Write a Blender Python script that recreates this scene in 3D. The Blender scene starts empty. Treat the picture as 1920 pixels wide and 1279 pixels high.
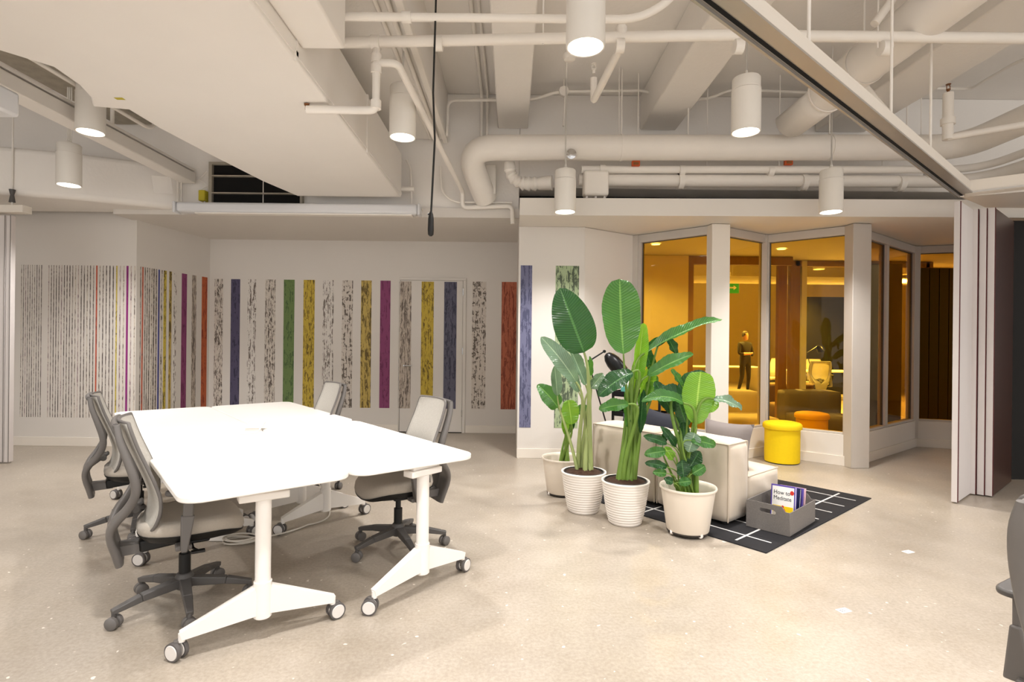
import bpy, bmesh, math, random
from mathutils import Vector, Matrix, Euler
random.seed(7)
PI = math.pi
S = bpy.context.scene
COL = S.collection
# ------------------------------------------------------------------ camera
F_PX, CAM_H, ROLL = 1020.0, 1.41, math.radians(0.6)
cr, sr = math.cos(ROLL), math.sin(ROLL)
cam_d = bpy.data.cameras.new('camera'); cam = bpy.data.objects.new('camera', cam_d); COL.objects.link(cam)
cam_d.sensor_width = 36.0; cam_d.lens = F_PX / 1920 * 36.0; cam_d.clip_start = 0.05; cam_d.clip_end = 200
cam.matrix_world = Matrix(((cr, -sr, 0, 0), (0, 0, -1, 0), (sr, cr, 0, CAM_H), (0, 0, 0, 1)))
S.camera = cam
def at(u, v, Y):
    a = (u - 960) / F_PX; b = (639.5 - v) / F_PX
    return Vector(((a * cr - b * sr) * Y, Y, CAM_H + (a * sr + b * cr) * Y))
# ------------------------------------------------------------------ world, light, exposure
W = bpy.data.worlds.new('world'); S.world = W; W.use_nodes = True
W.node_tree.nodes['Background'].inputs[0].default_value = (1.0, 0.98, 0.96, 1)
W.node_tree.nodes['Background'].inputs[1].default_value = 1.65
S.view_settings.view_transform = 'Standard'; S.view_settings.look = 'None'
S.view_settings.gamma = 1.0; S.view_settings.use_curve_mapping = False
S.view_settings.exposure = 0.0
LAMP_W = 148.0
LAMP_COL = (1.0, 0.968, 0.94)
cy = S.cycles
cy.use_denoising = True
cy.max_bounces = 8; cy.diffuse_bounces = 4; cy.glossy_bounces = 4; cy.transmission_bounces = 6; cy.transparent_max_bounces = 16
cy.sample_clamp_indirect = 6.0; cy.caustics_reflective = False; cy.caustics_refractive = False
# ------------------------------------------------------------------ materials
def C(h):
    r = [int(h[i:i + 2], 16) / 255 for i in (0, 2, 4)]
    return tuple(x / 12.92 if x <= 0.04045 else ((x + 0.055) / 1.055) ** 2.4 for x in r) + (1,)
def nd(nt, t, **kw):
    n = nt.nodes.new(t)
    for k, v in kw.items(): setattr(n, k, v)
    return n
def mat(name, hx, rough=0.6, metal=0.0, var=0.06, vscale=6.0, bump=0.0, bscale=80.0, spec=0.4, emit=0.0, sub=0.0, sheen=0.0, stretch=None):
    m = bpy.data.materials.new(name); m.use_nodes = True; nt = m.node_tree; b = nt.nodes['Principled BSDF']
    c = C(hx) if isinstance(hx, str) else tuple(hx) + (1,)
    tc = nd(nt, 'ShaderNodeTexCoord'); src = tc.outputs['Object']
    if stretch:
        mp = nd(nt, 'ShaderNodeMapping'); mp.inputs['Scale'].default_value = stretch
        nt.links.new(src, mp.inputs[0]); src = mp.outputs[0]
    no = nd(nt, 'ShaderNodeTexNoise'); no.inputs['Scale'].default_value = vscale; no.inputs['Detail'].default_value = 3
    nt.links.new(src, no.inputs['Vector'])
    mx = nd(nt, 'ShaderNodeMix', data_type='RGBA')
    mx.inputs[6].default_value = tuple(x * (1 - var) for x in c[:3]) + (1,)
    mx.inputs[7].default_value = tuple(min(1, x * (1 + var)) for x in c[:3]) + (1,)
    nt.links.new(no.outputs['Fac'], mx.inputs[0]); nt.links.new(mx.outputs[2], b.inputs['Base Color'])
    b.inputs['Roughness'].default_value = rough; b.inputs['Metallic'].default_value = metal
    b.inputs['Specular IOR Level'].default_value = spec
    if sheen: b.inputs['Sheen Weight'].default_value = sheen
    if emit:
        b.inputs['Emission Color'].default_value = c; b.inputs['Emission Strength'].default_value = emit
    if bump:
        n2 = nd(nt, 'ShaderNodeTexNoise'); n2.inputs['Scale'].default_value = bscale; n2.inputs['Detail'].default_value = 2
        nt.links.new(src, n2.inputs['Vector'])
        bp = nd(nt, 'ShaderNodeBump'); bp.inputs['Strength'].default_value = bump; bp.inputs['Distance'].default_value = 0.004
        nt.links.new(n2.outputs['Fac'], bp.inputs['Height']); nt.links.new(bp.outputs[0], b.inputs['Normal'])
    return m
M = {}
M['wall'] = mat('wall_paint', 'DBD5CE', 0.75, var=0.02, vscale=2, bump=0.1)
M['booth_wall'] = mat('booth_paint', 'E2DCD4', 0.7, var=0.02, vscale=2)
M['ceil'] = mat('ceiling_paint', 'EFEAE4', 0.8, var=0.05, vscale=1.5, bump=0.5, bscale=30)
M['rough_conc'] = mat('bare_concrete', 'A8A092', 0.9, var=0.3, vscale=9, bump=0.8, bscale=45)
M['duct'] = mat('duct_paint', 'F0EBE5', 0.6, var=0.03, vscale=2, bump=0.05)
M['pipe'] = mat('pipe_paint', 'EFE9E1', 0.5, var=0.04, vscale=5, bump=0.15, bscale=40)
M['pend'] = mat('pendant_enamel', 'E8E3DB', 0.45, var=0.02)
M['glow'] = mat('lamp_diffuser', 'FFF6E6', 0.5, emit=9.0)
M['base'] = mat('baseboard_paint', 'E6DED3', 0.5, var=0.02)
M['frame'] = mat('frame_aluminium', 'C9C2BA', 0.5, metal=0.1, var=0.03)
M['alu'] = mat('track_aluminium', 'BDB8B2', 0.4, metal=0.7, var=0.06)
M['dark'] = mat('void_shade', '0C0B0A', 0.9)  # black that paints the shade inside gaps and openings
M['chrome'] = mat('chrome', 'C8C8C8', 0.15, metal=1.0)
M['door'] = mat('door_paint', 'DBD5CE', 0.6, var=0.02, vscale=3)
M['white_top'] = mat('white_laminate', 'F1EDE8', 0.35, var=0.01)
M['white_steel'] = mat('white_powder_steel', 'EDE8E2', 0.35, var=0.02)
M['grey_plastic'] = mat('grey_plastic', '696562', 0.45, var=0.05)
M['dgrey'] = mat('charcoal_plastic', '575452', 0.5, var=0.06)
M['black'] = mat('black_plastic', '161514', 0.5)
M['blackmetal'] = mat('black_metal', '171719', 0.3, metal=0.3)
M['seat'] = mat('seat_fabric', 'B3AA9E', 0.9, var=0.08, vscale=90, bump=0.5, bscale=420, sheen=0.2)
M['mesh'] = mat('mesh_fabric', 'B9B5AD', 0.85, var=0.18, vscale=160, bump=0.8, bscale=500, stretch=(1, 1, 0.4))
M['caster_ring'] = mat('caster_tyre', '5A5655', 0.5)
M['caster_disc'] = mat('caster_disc', 'DAD5D0', 0.35)
M['cable'] = mat('white_cable', 'D6CFC4', 0.5)
M['sofa'] = mat('beige_canvas', 'CDBFAD', 0.9, var=0.06, vscale=5, bump=0.7, bscale=9, sheen=0.3)
M['piping'] = mat('canvas_piping', 'C6B7A4', 0.9)
M['navy'] = mat('navy_cushion', '2A2C36', 0.9, var=0.2, vscale=8, bump=0.6, bscale=12)
M['greyc'] = mat('grey_cushion', '7C7370', 0.9, var=0.08, vscale=8, bump=0.6, bscale=10)
M['yellow'] = mat('yellow_felt', 'F2CF08', 0.85, var=0.04, vscale=40, bump=0.2, bscale=300)
M['orange'] = mat('orange_felt', 'F2BA3C', 0.85, var=0.04, vscale=40)
M['felt'] = mat('grey_felt', '76716D', 0.95, var=0.22, vscale=120, bump=0.5, bscale=250)
M['pot_rib'] = mat('white_ribbed_pot', 'EAE3DB', 0.5, var=0.02)
M['pot_smooth'] = mat('cream_plastic_pot', 'E5DACB', 0.45, var=0.02)
M['liner'] = mat('dark_plastic_liner', '35302D', 0.5)
M['soil'] = mat('potting_soil', '3A2416', 0.95, var=0.5, vscale=60, bump=1.0, bscale=120)
M['stem'] = mat('plant_stem', '6C8A38', 0.45, var=0.3, vscale=14, stretch=(1, 1, 0.3))
M['stem_pale'] = mat('pale_plant_stem', '98A468', 0.45, var=0.3, vscale=12, stretch=(1, 1, 0.3))
M['wood'] = mat('amber_wood', '9A7444', 0.45, var=0.2, vscale=6, stretch=(6, 6, 0.5))
M['dwood'] = mat('dark_walnut', '35180F', 0.4, var=0.35, vscale=6, stretch=(12, 12, 0.4))
M['pwood'] = mat('partition_walnut', '3A1C10', 0.3, var=0.4, vscale=5, stretch=(14, 14, 0.4))
M['blackwall'] = mat('black_wall_paint', '171412', 0.8)
M['partition'] = mat('partition_edge', 'D6CFCC', 0.5, var=0.02)
M['burg'] = mat('red_felt_seal', '5A2222', 0.8)
M['white'] = mat('white_paper', 'F0EEEA', 0.7, var=0.01)
M['purple'] = mat('purple_card', '5A4AA0', 0.5)
M['dblue'] = mat('dark_blue_card', '262A50', 0.5)
M['pink'] = mat('pink_card', 'DDB6BE', 0.5)
M['bookyellow'] = mat('yellow_print', 'F2CE14', 0.5)
M['red'] = mat('red_print', 'C8352A', 0.5)
M['ink'] = mat('grey_ink', '44444C', 0.6)
M['rust'] = mat('rusted_brass', '8A5A34', 0.5, metal=0.5, var=0.3, vscale=60)
M['orangebox'] = mat('orange_tag', 'C0501C', 0.5)
M['screen'] = mat('screen_housing', 'DCDCDE', 0.4, var=0.01)
M['yelp'] = mat('yellow_device', 'B8A820', 0.5)
M['exit'] = mat('exit_green', '1E8A4A', 0.5, emit=1.0)
M['skin'] = mat('skin', 'C08A68', 0.5)
M['cloth_black'] = mat('black_clothes', '15151A', 0.9)
M['hair'] = mat('dark_hair', '1A120C', 0.7)
M['teal'] = mat('teal_plastic', '5FA79A', 0.4)
M['brown_sofa'] = mat('brown_canvas', '6B5646', 0.9)
M['plaster'] = mat('office_plaster', 'E8D8B0', 0.8)
M['device_grille'] = mat('speaker_grille', '55524E', 0.7)

def glass(name, hx, gloss=0.10):
    m = bpy.data.materials.new(name); m.use_nodes = True; nt = m.node_tree; nt.nodes.clear()
    o = nd(nt, 'ShaderNodeOutputMaterial'); t = nd(nt, 'ShaderNodeBsdfTransparent'); g = nd(nt, 'ShaderNodeBsdfGlossy')
    t.inputs[0].default_value = C(hx); g.inputs['Roughness'].default_value = 0.02
    g.inputs['Color'].default_value = (1, 0.95, 0.85, 1)
    fr = nd(nt, 'ShaderNodeFresnel'); fr.inputs[0].default_value = 1.32
    ge = nd(nt, 'ShaderNodeNewGeometry'); iv = nd(nt, 'ShaderNodeMath', operation='SUBTRACT'); iv.inputs[0].default_value = 1.0; nt.links.new(ge.outputs['Backfacing'], iv.inputs[1])
    mu = nd(nt, 'ShaderNodeMath', operation='MULTIPLY'); nt.links.new(fr.outputs[0], mu.inputs[0]); nt.links.new(iv.outputs[0], mu.inputs[1])
    mx = nd(nt, 'ShaderNodeMixShader'); nt.links.new(mu.outputs[0], mx.inputs[0])
    nt.links.new(t.outputs[0], mx.inputs[1]); nt.links.new(g.outputs[0], mx.inputs[2]); nt.links.new(mx.outputs[0], o.inputs[0])
    return m
M['amber'] = glass('amber_glass', 'FBE698')
M['bronze'] = glass('bronze_glass', 'DCBC70')
M['clear'] = glass('clear_glass', 'FCF6E4')

def floor_mat():
    m = bpy.data.materials.new('polished_concrete'); m.use_nodes = True; nt = m.node_tree; b = nt.nodes['Principled BSDF']
    tc = nd(nt, 'ShaderNodeTexCoord')
    def noise(sc, det, ro=0.5):
        n = nd(nt, 'ShaderNodeTexNoise'); n.inputs['Scale'].default_value = sc; n.inputs['Detail'].default_value = det
        n.inputs['Roughness'].default_value = ro; nt.links.new(tc.outputs['Object'], n.inputs['Vector']); return n
    a = noise(0.9, 6, 0.6); f = noise(55, 4, 0.7); sp = noise(26, 1); g = noise(3.3, 5, 0.65)
    r = nd(nt, 'ShaderNodeValToRGB'); r.color_ramp.elements[0].position = 0.3; r.color_ramp.elements[0].color = C('A0968A')
    r.color_ramp.elements[1].position = 0.72; r.color_ramp.elements[1].color = C('B8AEA1')
    nt.links.new(a.outputs['Fac'], r.inputs[0])
    r2 = nd(nt, 'ShaderNodeValToRGB'); r2.color_ramp.elements[0].position = 0.35; r2.color_ramp.elements[0].color = (0.84, 0.82, 0.79, 1)
    r2.color_ramp.elements[1].position = 0.65; r2.color_ramp.elements[1].color = (1.06, 1.06, 1.06, 1)
    nt.links.new(f.outputs['Fac'], r2.inputs[0])
    mx = nd(nt, 'ShaderNodeMix', data_type='RGBA', blend_type='MULTIPLY'); mx.inputs[0].default_value = 1
    nt.links.new(r.outputs[0], mx.inputs[6]); nt.links.new(r2.outputs[0], mx.inputs[7])
    r4 = nd(nt, 'ShaderNodeValToRGB'); r4.color_ramp.elements[0].position = 0.38; r4.color_ramp.elements[0].color = (0.93, 0.92, 0.9, 1)
    r4.color_ramp.elements[1].position = 0.6; r4.color_ramp.elements[1].color = (1.0, 1.0, 1.0, 1)
    nt.links.new(g.outputs['Fac'], r4.inputs[0])
    mx2 = nd(nt, 'ShaderNodeMix', data_type='RGBA', blend_type='MULTIPLY'); mx2.inputs[0].default_value = 1
    nt.links.new(mx.outputs[2], mx2.inputs[6]); nt.links.new(r4.outputs[0], mx2.inputs[7])
    r3 = nd(nt, 'ShaderNodeValToRGB'); r3.color_ramp.elements[0].position = 0.74; r3.color_ramp.elements[1].position = 0.77
    nt.links.new(sp.outputs['Fac'], r3.inputs[0])
    mx3 = nd(nt, 'ShaderNodeMix', data_type='RGBA'); mx3.inputs[7].default_value = C('DDD6CA')
    nt.links.new(r3.outputs[0], mx3.inputs[0]); nt.links.new(mx2.outputs[2], mx3.inputs[6])
    nt.links.new(mx3.outputs[2], b.inputs['Base Color'])
    rr = nd(nt, 'ShaderNodeMapRange'); rr.inputs[3].default_value = 0.22; rr.inputs[4].default_value = 0.42
    nt.links.new(g.outputs['Fac'], rr.inputs[0]); nt.links.new(rr.outputs[0], b.inputs['Roughness'])
    b.inputs['Specular IOR Level'].default_value = 0.5
    return m
M['floor'] = floor_mat()

def bark(name, base, ink, amount=0.5, sx=28.0, sz=9.0, lines=False, axis_scale=None):
    """printed birch-bark artwork: ink marks scattered over a flat colour"""
    m = bpy.data.materials.new(name); m.use_nodes = True; nt = m.node_tree; b = nt.nodes['Principled BSDF']
    tc = nd(nt, 'ShaderNodeTexCoord'); mp = nd(nt, 'ShaderNodeMapping'); mp.inputs['Scale'].default_value = (sx, sx, sz)
    nt.links.new(tc.outputs['Object'], mp.inputs[0])
    n1 = nd(nt, 'ShaderNodeTexNoise'); n1.inputs['Scale'].default_value = 1.0; n1.inputs['Detail'].default_value = 5; n1.inputs['Roughness'].default_value = 0.7
    n1.inputs['Distortion'].default_value = 0.6
    nt.links.new(mp.outputs[0], n1.inputs['Vector'])
    mp2 = nd(nt, 'ShaderNodeMapping'); mp2.inputs['Scale'].default_value = (sx * 2.4, sx * 2.4, sz * 0.22)
    nt.links.new(tc.outputs['Object'], mp2.inputs[0])
    n2 = nd(nt, 'ShaderNodeTexNoise'); n2.inputs['Scale'].default_value = 1.0; n2.inputs['Detail'].default_value = 3
    nt.links.new(mp2.outputs[0], n2.inputs['Vector'])
    ad = nd(nt, 'ShaderNodeMath', operation='ADD'); ml = nd(nt, 'ShaderNodeMath', operation='MULTIPLY'); ml.inputs[1].default_value = 0.55
    nt.links.new(n2.outputs['Fac'], ml.inputs[0]); nt.links.new(n1.outputs['Fac'], ad.inputs[0]); nt.links.new(ml.outputs[0], ad.inputs[1])
    r = nd(nt, 'ShaderNodeValToRGB'); t = 0.99 - 0.28 * amount
    r.color_ramp.elements[0].position = max(0, t - 0.015); r.color_ramp.elements[1].position = min(1, t + 0.03)
    r.color_ramp.elements[0].color = (0, 0, 0, 1); r.color_ramp.elements[1].color = (1, 1, 1, 1)
    nt.links.new(ad.outputs[0], r.inputs[0])
    mx = nd(nt, 'ShaderNodeMix', data_type='RGBA'); mx.inputs[6].default_value = C(base); mx.inputs[7].default_value = C(ink)
    nt.links.new(r.outputs[0], mx.inputs[0]); nt.links.new(mx.outputs[2], b.inputs['Base Color'])
    b.inputs['Roughness'].default_value = 0.75
    return m
B = {}
WALLC = 'DBD5CE'
B['bark'] = bark('bark_print', WALLC, '6A5E56', 0.60, 40, 12)
B['bark2'] = bark('bark_print_dense', 'D2C9BE', '5E534C', 0.66, 48, 14)
B['bark3'] = bark('bark_print_branches', 'CFC6BC', '665C54', 0.62, 20, 16)
B['barkgrey'] = bark('bark_print_grey', 'BFB2A4', '6A5F58', 0.72, 50, 9)
B['navy'] = bark('bark_navy', '514B66', '343048', 0.55, 22, 8)
B['slate'] = bark('bark_slate', '5D5C6E', '3A3A4C', 0.65, 26, 8)
B['blue'] = bark('bark_blue', '6C6D8A', '484A66', 0.68, 26, 8)
B['green'] = bark('bark_green', '687F4A', '48603A', 0.55, 22, 10)
B['sage'] = bark('bark_sage', 'A0B08A', '4E5A48', 0.62, 22, 9)
B['yellow'] = bark('bark_yellow', 'C2A83E', '66521F', 0.60, 44, 12)
B['ochre'] = bark('bark_ochre', 'BFA65A', '66552C', 0.70, 30, 8)
B['magenta'] = bark('bark_magenta', '86406A', '6A2A50', 0.55, 30, 8)
B['orange'] = bark('bark_orange', 'BA5E36', '8A3A22', 0.60, 30, 8)
B['terra'] = bark('bark_terracotta', 'B5664A', '84402E', 0.66, 30, 6)
B['dash'] = bark('bark_line_dark', 'BDB2A8', '5A504A', 0.88, 60, 18)
B['dash2'] = bark('bark_line_light', 'D2C7BA', '6A6058', 0.66, 60, 16)
B['dash3'] = bark('bark_line_pink', 'CFC0B8', '80686E', 0.66, 60, 16)
B['lred'] = bark('line_red', 'C05A40', '7A3222', 0.5, 40, 9)
B['lyel'] = bark('line_yellow', 'C8B248', '5A4A20', 0.62, 40, 12)
B['lmag'] = bark('line_magenta', '8E2A78', '5A1A50', 0.4, 40, 9)
B['lblu'] = bark('line_blue', '45498E', '2A2C5A', 0.4, 40, 9)

def leaf_mat(name, top, vein, trans, rough=0.35):
    m = bpy.data.materials.new(name); m.use_nodes = True; nt = m.node_tree; b = nt.nodes['Principled BSDF']; out = nt.nodes['Material Output']
    uv = nd(nt, 'ShaderNodeUVMap'); uv.uv_map = 'UVMap'; sx = nd(nt, 'ShaderNodeSeparateXYZ'); nt.links.new(uv.outputs[0], sx.inputs[0])
    def math_(op, a, bb=None):
        n = nd(nt, 'ShaderNodeMath', operation=op)
        for i, x in enumerate((a, bb)):
            if x is None: continue
            if isinstance(x, (int, float)): n.inputs[i].default_value = x
            else: nt.links.new(x, n.inputs[i])
        return n.outputs[0]
    au = math_('ABSOLUTE', math_('SUBTRACT', sx.outputs[0], 0.5))
    mid = math_('LESS_THAN', au, 0.028)
    ph = math_('ADD', math_('MULTIPLY', sx.outputs[1], 175.0), math_('MULTIPLY', au, -40.0))
    wv = math_('POWER', math_('MULTIPLY', math_('ADD', math_('SINE', ph), 1.0), 0.5), 4.0)
    fac = math_('MAXIMUM', mid, math_('MULTIPLY', wv, 0.35))
    mx = nd(nt, 'ShaderNodeMix', data_type='RGBA'); mx.inputs[6].default_value = C(top); mx.inputs[7].default_value = C(vein)
    nt.links.new(fac, mx.inputs[0])
    no = nd(nt, 'ShaderNodeTexNoise'); no.inputs['Scale'].default_value = 9; tcc = nd(nt, 'ShaderNodeTexCoord'); nt.links.new(tcc.outputs['Object'], no.inputs[0])
    hs = nd(nt, 'ShaderNodeHueSaturation'); nt.links.new(mx.outputs[2], hs.inputs['Color'])
    nt.links.new(math_('ADD', math_('MULTIPLY', no.outputs['Fac'], 0.5), 0.75), hs.inputs['Value'])
    nt.links.new(hs.outputs[0], b.inputs['Base Color'])
    b.inputs['Roughness'].default_value = rough; b.inputs['Specular IOR Level'].default_value = 0.6
    bp = nd(nt, 'ShaderNodeBump'); bp.inputs['Strength'].default_value = 0.35; bp.inputs['Distance'].default_value = 0.004
    nt.links.new(math_('SINE', ph), bp.inputs['Height']); nt.links.new(bp.outputs[0], b.inputs['Normal'])
    tr = nd(nt, 'ShaderNodeBsdfTranslucent'); tr.inputs[0].default_value = C(trans)
    ms = nd(nt, 'ShaderNodeMixShader'); ms.inputs[0].default_value = 0.28
    nt.links.new(b.outputs[0], ms.inputs[1]); nt.links.new(tr.outputs[0], ms.inputs[2]); nt.links.new(ms.outputs[0], out.inputs[0])
    return m
M['leaf'] = leaf_mat('leaf_mid_green', '2F6A2A', '7FB058', '6FA838')
M['leaf_dark'] = leaf_mat('leaf_dark_green', '1F4A28', '5A8E4E', '34701F', 0.25)
M['leaf_lime'] = leaf_mat('leaf_lime_green', '6CA52A', 'B4D864', 'A8DA30', 0.35)
M['leaf_silver'] = leaf_mat('leaf_silvery', '6E8C74', 'B4CCAA', '7A9A68', 0.18)

# ------------------------------------------------------------------ mesh builder
class MB:
    def __init__(s): s.v = []; s.f = []; s.mi = []; s.cur = 0
    def add(s, vs, fs):
        o = len(s.v); s.v += [Vector(x) for x in vs]; s.f += [tuple(i + o for i in f) for f in fs]; s.mi += [s.cur] * len(fs); return s
    def box(s, x0, x1, y0, y1, z0, z1, T=None):
        vs = [Vector((x, y, z)) for z in (z0, z1) for x, y in ((x0, y0), (x1, y0), (x1, y1), (x0, y1))]
        if T: vs = [T @ p for p in vs]
        return s.add(vs, [(0, 3, 2, 1), (4, 5, 6, 7), (0, 1, 5, 4), (1, 2, 6, 5), (2, 3, 7, 6), (3, 0, 4, 7)])
    def beam(s, A, Bp, w, h, up=Vector((0, 0, 1)), w2=None, h2=None):
        A = Vector(A); Bp = Vector(Bp); d = (Bp - A).normalized(); sd = d.cross(up)
        if sd.length < 1e-4: sd = Vector((1, 0, 0))
        sd.normalize(); u = sd.cross(d); w2 = w if w2 is None else w2; h2 = h if h2 is None else h2
        vs = []
        for P, ww, hh in ((A, w, h), (Bp, w2, h2)):
            for a, b in ((-1, -1), (1, -1), (1, 1), (-1, 1)): vs.append(P + sd * a * ww / 2 + u * b * hh / 2)
        return s.add(vs, [(0, 1, 2, 3), (7, 6, 5, 4), (0, 4, 5, 1), (1, 5, 6, 2), (2, 6, 7, 3), (3, 7, 4, 0)])
    def prism(s, pts, z0, z1):
        n = len(pts)
        vs = [Vector((p[0], p[1], z0)) for p in pts] + [Vector((p[0], p[1], z1)) for p in pts]
        return s.add(vs, [tuple(range(n - 1, -1, -1)), tuple(range(n, 2 * n))] + [(i, (i + 1) % n, n + (i + 1) % n, n + i) for i in range(n)])
    def tube(s, pts, r, n=10, cap=True):
        pts = [Vector(p) for p in pts]; rs = r if isinstance(r, (list, tuple)) else [r] * len(pts)
        vs = []; up = None
        for i, p in enumerate(pts):
            d = (pts[min(i + 1, len(pts) - 1)] - pts[max(i - 1, 0)])
            if d.length < 1e-9: d = Vector((0, 0, 1))
            d.normalize()
            if up is None: up = Vector((0, 0, 1)) if abs(d.z) < 0.9 else Vector((1, 0, 0))
            a = up - d * up.dot(d)
            if a.length < 1e-6: a = d.orthogonal()
            a.normalize(); up = a; b = d.cross(a)
            for k in range(n):
                t = 2 * PI * k / n; vs.append(p + (a * math.cos(t) + b * math.sin(t)) * rs[i])
        fs = [(i * n + k, i * n + (k + 1) % n, (i + 1) * n + (k + 1) % n, (i + 1) * n + k) for i in range(len(pts) - 1) for k in range(n)]
        if cap: fs += [tuple(range(n - 1, -1, -1)), tuple((len(pts) - 1) * n + k for k in range(n))]
        return s.add(vs, fs)
    def lathe(s, prof, n=32, c=(0, 0, 0), T=None, capb=True, capt=True):
        vs = []
        for r, z in prof:
            for k in range(n):
                t = 2 * PI * k / n; p = Vector((c[0] + r * math.cos(t), c[1] + r * math.sin(t), c[2] + z)); vs.append(T @ p if T else p)
        m = len(prof)
        fs = [(i * n + k, i * n + (k + 1) % n, (i + 1) * n + (k + 1) % n, (i + 1) * n + k) for i in range(m - 1) for k in range(n)]
        if capb: fs.append(tuple(range(n - 1, -1, -1)))
        if capt: fs.append(tuple((m - 1) * n + k for k in range(n)))
        return s.add(vs, fs)
    def grid(s, rows, closed=False):
        n = len(rows[0]); vs = [p for r in rows for p in r]
        kk = n if closed else n - 1
        return s.add(vs, [(i * n + k, i * n + (k + 1) % n, (i + 1) * n + (k + 1) % n, (i + 1) * n + k) for i in range(len(rows) - 1) for k in range(kk)])
    def build(s, name, m, parent=None, smooth=False, bevel=0, seg=2, sub=0, solid=0, T=None, uv=None, angle=None):
        me = bpy.data.meshes.new(name)
        me.from_pydata([tuple(T @ p) if T else tuple(p) for p in s.v], [], s.f)
        ms = m if isinstance(m, (list, tuple)) else [m]
        for x in ms: me.materials.append(M[x] if isinstance(x, str) else x)
        if len(ms) > 1: me.polygons.foreach_set('material_index', s.mi)
        if uv is not None:
            ul = me.uv_layers.new(name='UVMap')
            for lp in me.loops: ul.data[lp.index].uv = uv[lp.vertex_index]
        bm = bmesh.new(); bm.from_mesh(me); bmesh.ops.recalc_face_normals(bm, faces=bm.faces) if uv is None else None
        bm.to_mesh(me); bm.free()
        if smooth:
            me.polygons.foreach_set('use_smooth', [True] * len(me.polygons))
            try: me.set_sharp_from_angle(angle=math.radians(angle or 42))
            except Exception: pass
        me.update()
        o = bpy.data.objects.new(name, me); COL.objects.link(o)
        if parent: o.parent = parent
        if bevel:
            b = o.modifiers.new('bevel', 'BEVEL'); b.width = bevel; b.segments = seg; b.limit_method = 'ANGLE'; b.angle_limit = math.radians(40)
            b.harden_normals = False; me.polygons.foreach_set('use_smooth', [True] * len(me.polygons))
            try: me.set_sharp_from_angle(angle=math.radians(60))
            except Exception: pass
        if solid:
            d = o.modifiers.new('solid', 'SOLIDIFY'); d.thickness = solid; d.offset = 0
        if sub:
            d = o.modifiers.new('sub', 'SUBSURF'); d.levels = sub; d.render_levels = sub
        return o
def tag(o, label=None, cat=None, group=None, kind=None):
    if label: o['label'] = label
    if cat: o['category'] = cat
    if group: o['group'] = group
    if kind: o['kind'] = kind
    return o
def empty(name, loc=(0, 0, 0), rz=0, label=None, cat=None, group=None, kind=None):
    o = bpy.data.objects.new(name, None); COL.objects.link(o); o.location = loc; o.rotation_euler = (0, 0, rz); o.empty_display_size = 0.1
    return tag(o, label, cat, group, kind)
def copy_tree(o, parent=None):
    c = o.copy(); COL.objects.link(c)
    if parent: c.parent = parent
    for ch in [x for x in COL.objects if x.parent == o]: copy_tree(ch, c)
    return c
def bez(P0, P1, P2, n=12, P3=None):
    P0, P1, P2 = Vector(P0), Vector(P1), Vector(P2); r = []
    for i in range(n + 1):
        t = i / n
        if P3 is None: r.append(P0 * (1 - t) ** 2 + P1 * 2 * t * (1 - t) + P2 * t * t)
        else: r.append(P0 * (1 - t) ** 3 + P1 * 3 * t * (1 - t) ** 2 + P2 * 3 * t * t * (1 - t) + Vector(P3) * t ** 3)
    return r
def bend(pts, r, n=5):
    pts = [Vector(p) for p in pts]; out = [pts[0]]
    for i in range(1, len(pts) - 1):
        a, b, c = pts[i - 1], pts[i], pts[i + 1]; d1 = (a - b); d2 = (c - b)
        rr = min(r, d1.length * 0.45, d2.length * 0.45)
        out += bez(b + d1.normalized() * rr, b, b + d2.normalized() * rr, n)
    return out + [pts[-1]]
def rrect(w, h, r, n=6, cx=0, cy=0):
    p = []
    for sx, sy, a0 in ((1, 1, 0), (-1, 1, 90), (-1, -1, 180), (1, -1, 270)):
        for i in range(n + 1):
            a = math.radians(a0 + 90 * i / n); p.append((cx + sx * (w / 2 - r) + r * math.cos(a), cy + sy * (h / 2 - r) + r * math.sin(a)))
    return p
def curve_shape(loops, depth, name, m, parent, T):
    """flat outline with holes, given a thickness"""
    cu = bpy.data.curves.new(name, 'CURVE'); cu.dimensions = '2D'; cu.fill_mode = 'BOTH'; cu.extrude = depth / 2
    for lp in loops:
        sp = cu.splines.new('POLY'); sp.points.add(len(lp) - 1); sp.use_cyclic_u = True
        for i, p in enumerate(lp): sp.points[i].co = (p[0], p[1], 0, 1)
    return curve_to_mesh(cu, name, m, parent, T)
def curve_to_mesh(cu, name, m, parent, T):
    t = bpy.data.objects.new('tmp', cu); COL.objects.link(t)
    dg = bpy.context.evaluated_depsgraph_get(); me = bpy.data.meshes.new_from_object(t.evaluated_get(dg))
    bpy.data.objects.remove(t); me.name = name; me.transform(T); me.materials.clear(); me.materials.append(M[m] if isinstance(m, str) else m)
    o = bpy.data.objects.new(name, me); COL.objects.link(o)
    if parent: o.parent = parent
    return o
def text(body, size, depth, name, m, parent, T, align='LEFT'):
    cu = bpy.data.curves.new(name, 'FONT'); cu.body = body; cu.size = size; cu.extrude = depth / 2; cu.align_x = align
    return curve_to_mesh(cu, name, m, parent, T)
def frameT(o, x, y, z=None):
    x = Vector(x).normalized(); y = Vector(y); y = (y - x * y.dot(x)).normalized(); z = x.cross(y)
    return Matrix(((x.x, y.x, z.x, o[0]), (x.y, y.y, z.y, o[1]), (x.z, y.z, z.z, o[2]), (0, 0, 0, 1)))
D1 = Vector((math.cos(math.radians(40)), math.sin(math.radians(40)), 0))
D2 = Vector((-D1.y, D1.x, 0))
Z = Vector((0, 0, 1))
def st(o): o['kind'] = 'structure'; return o

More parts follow.
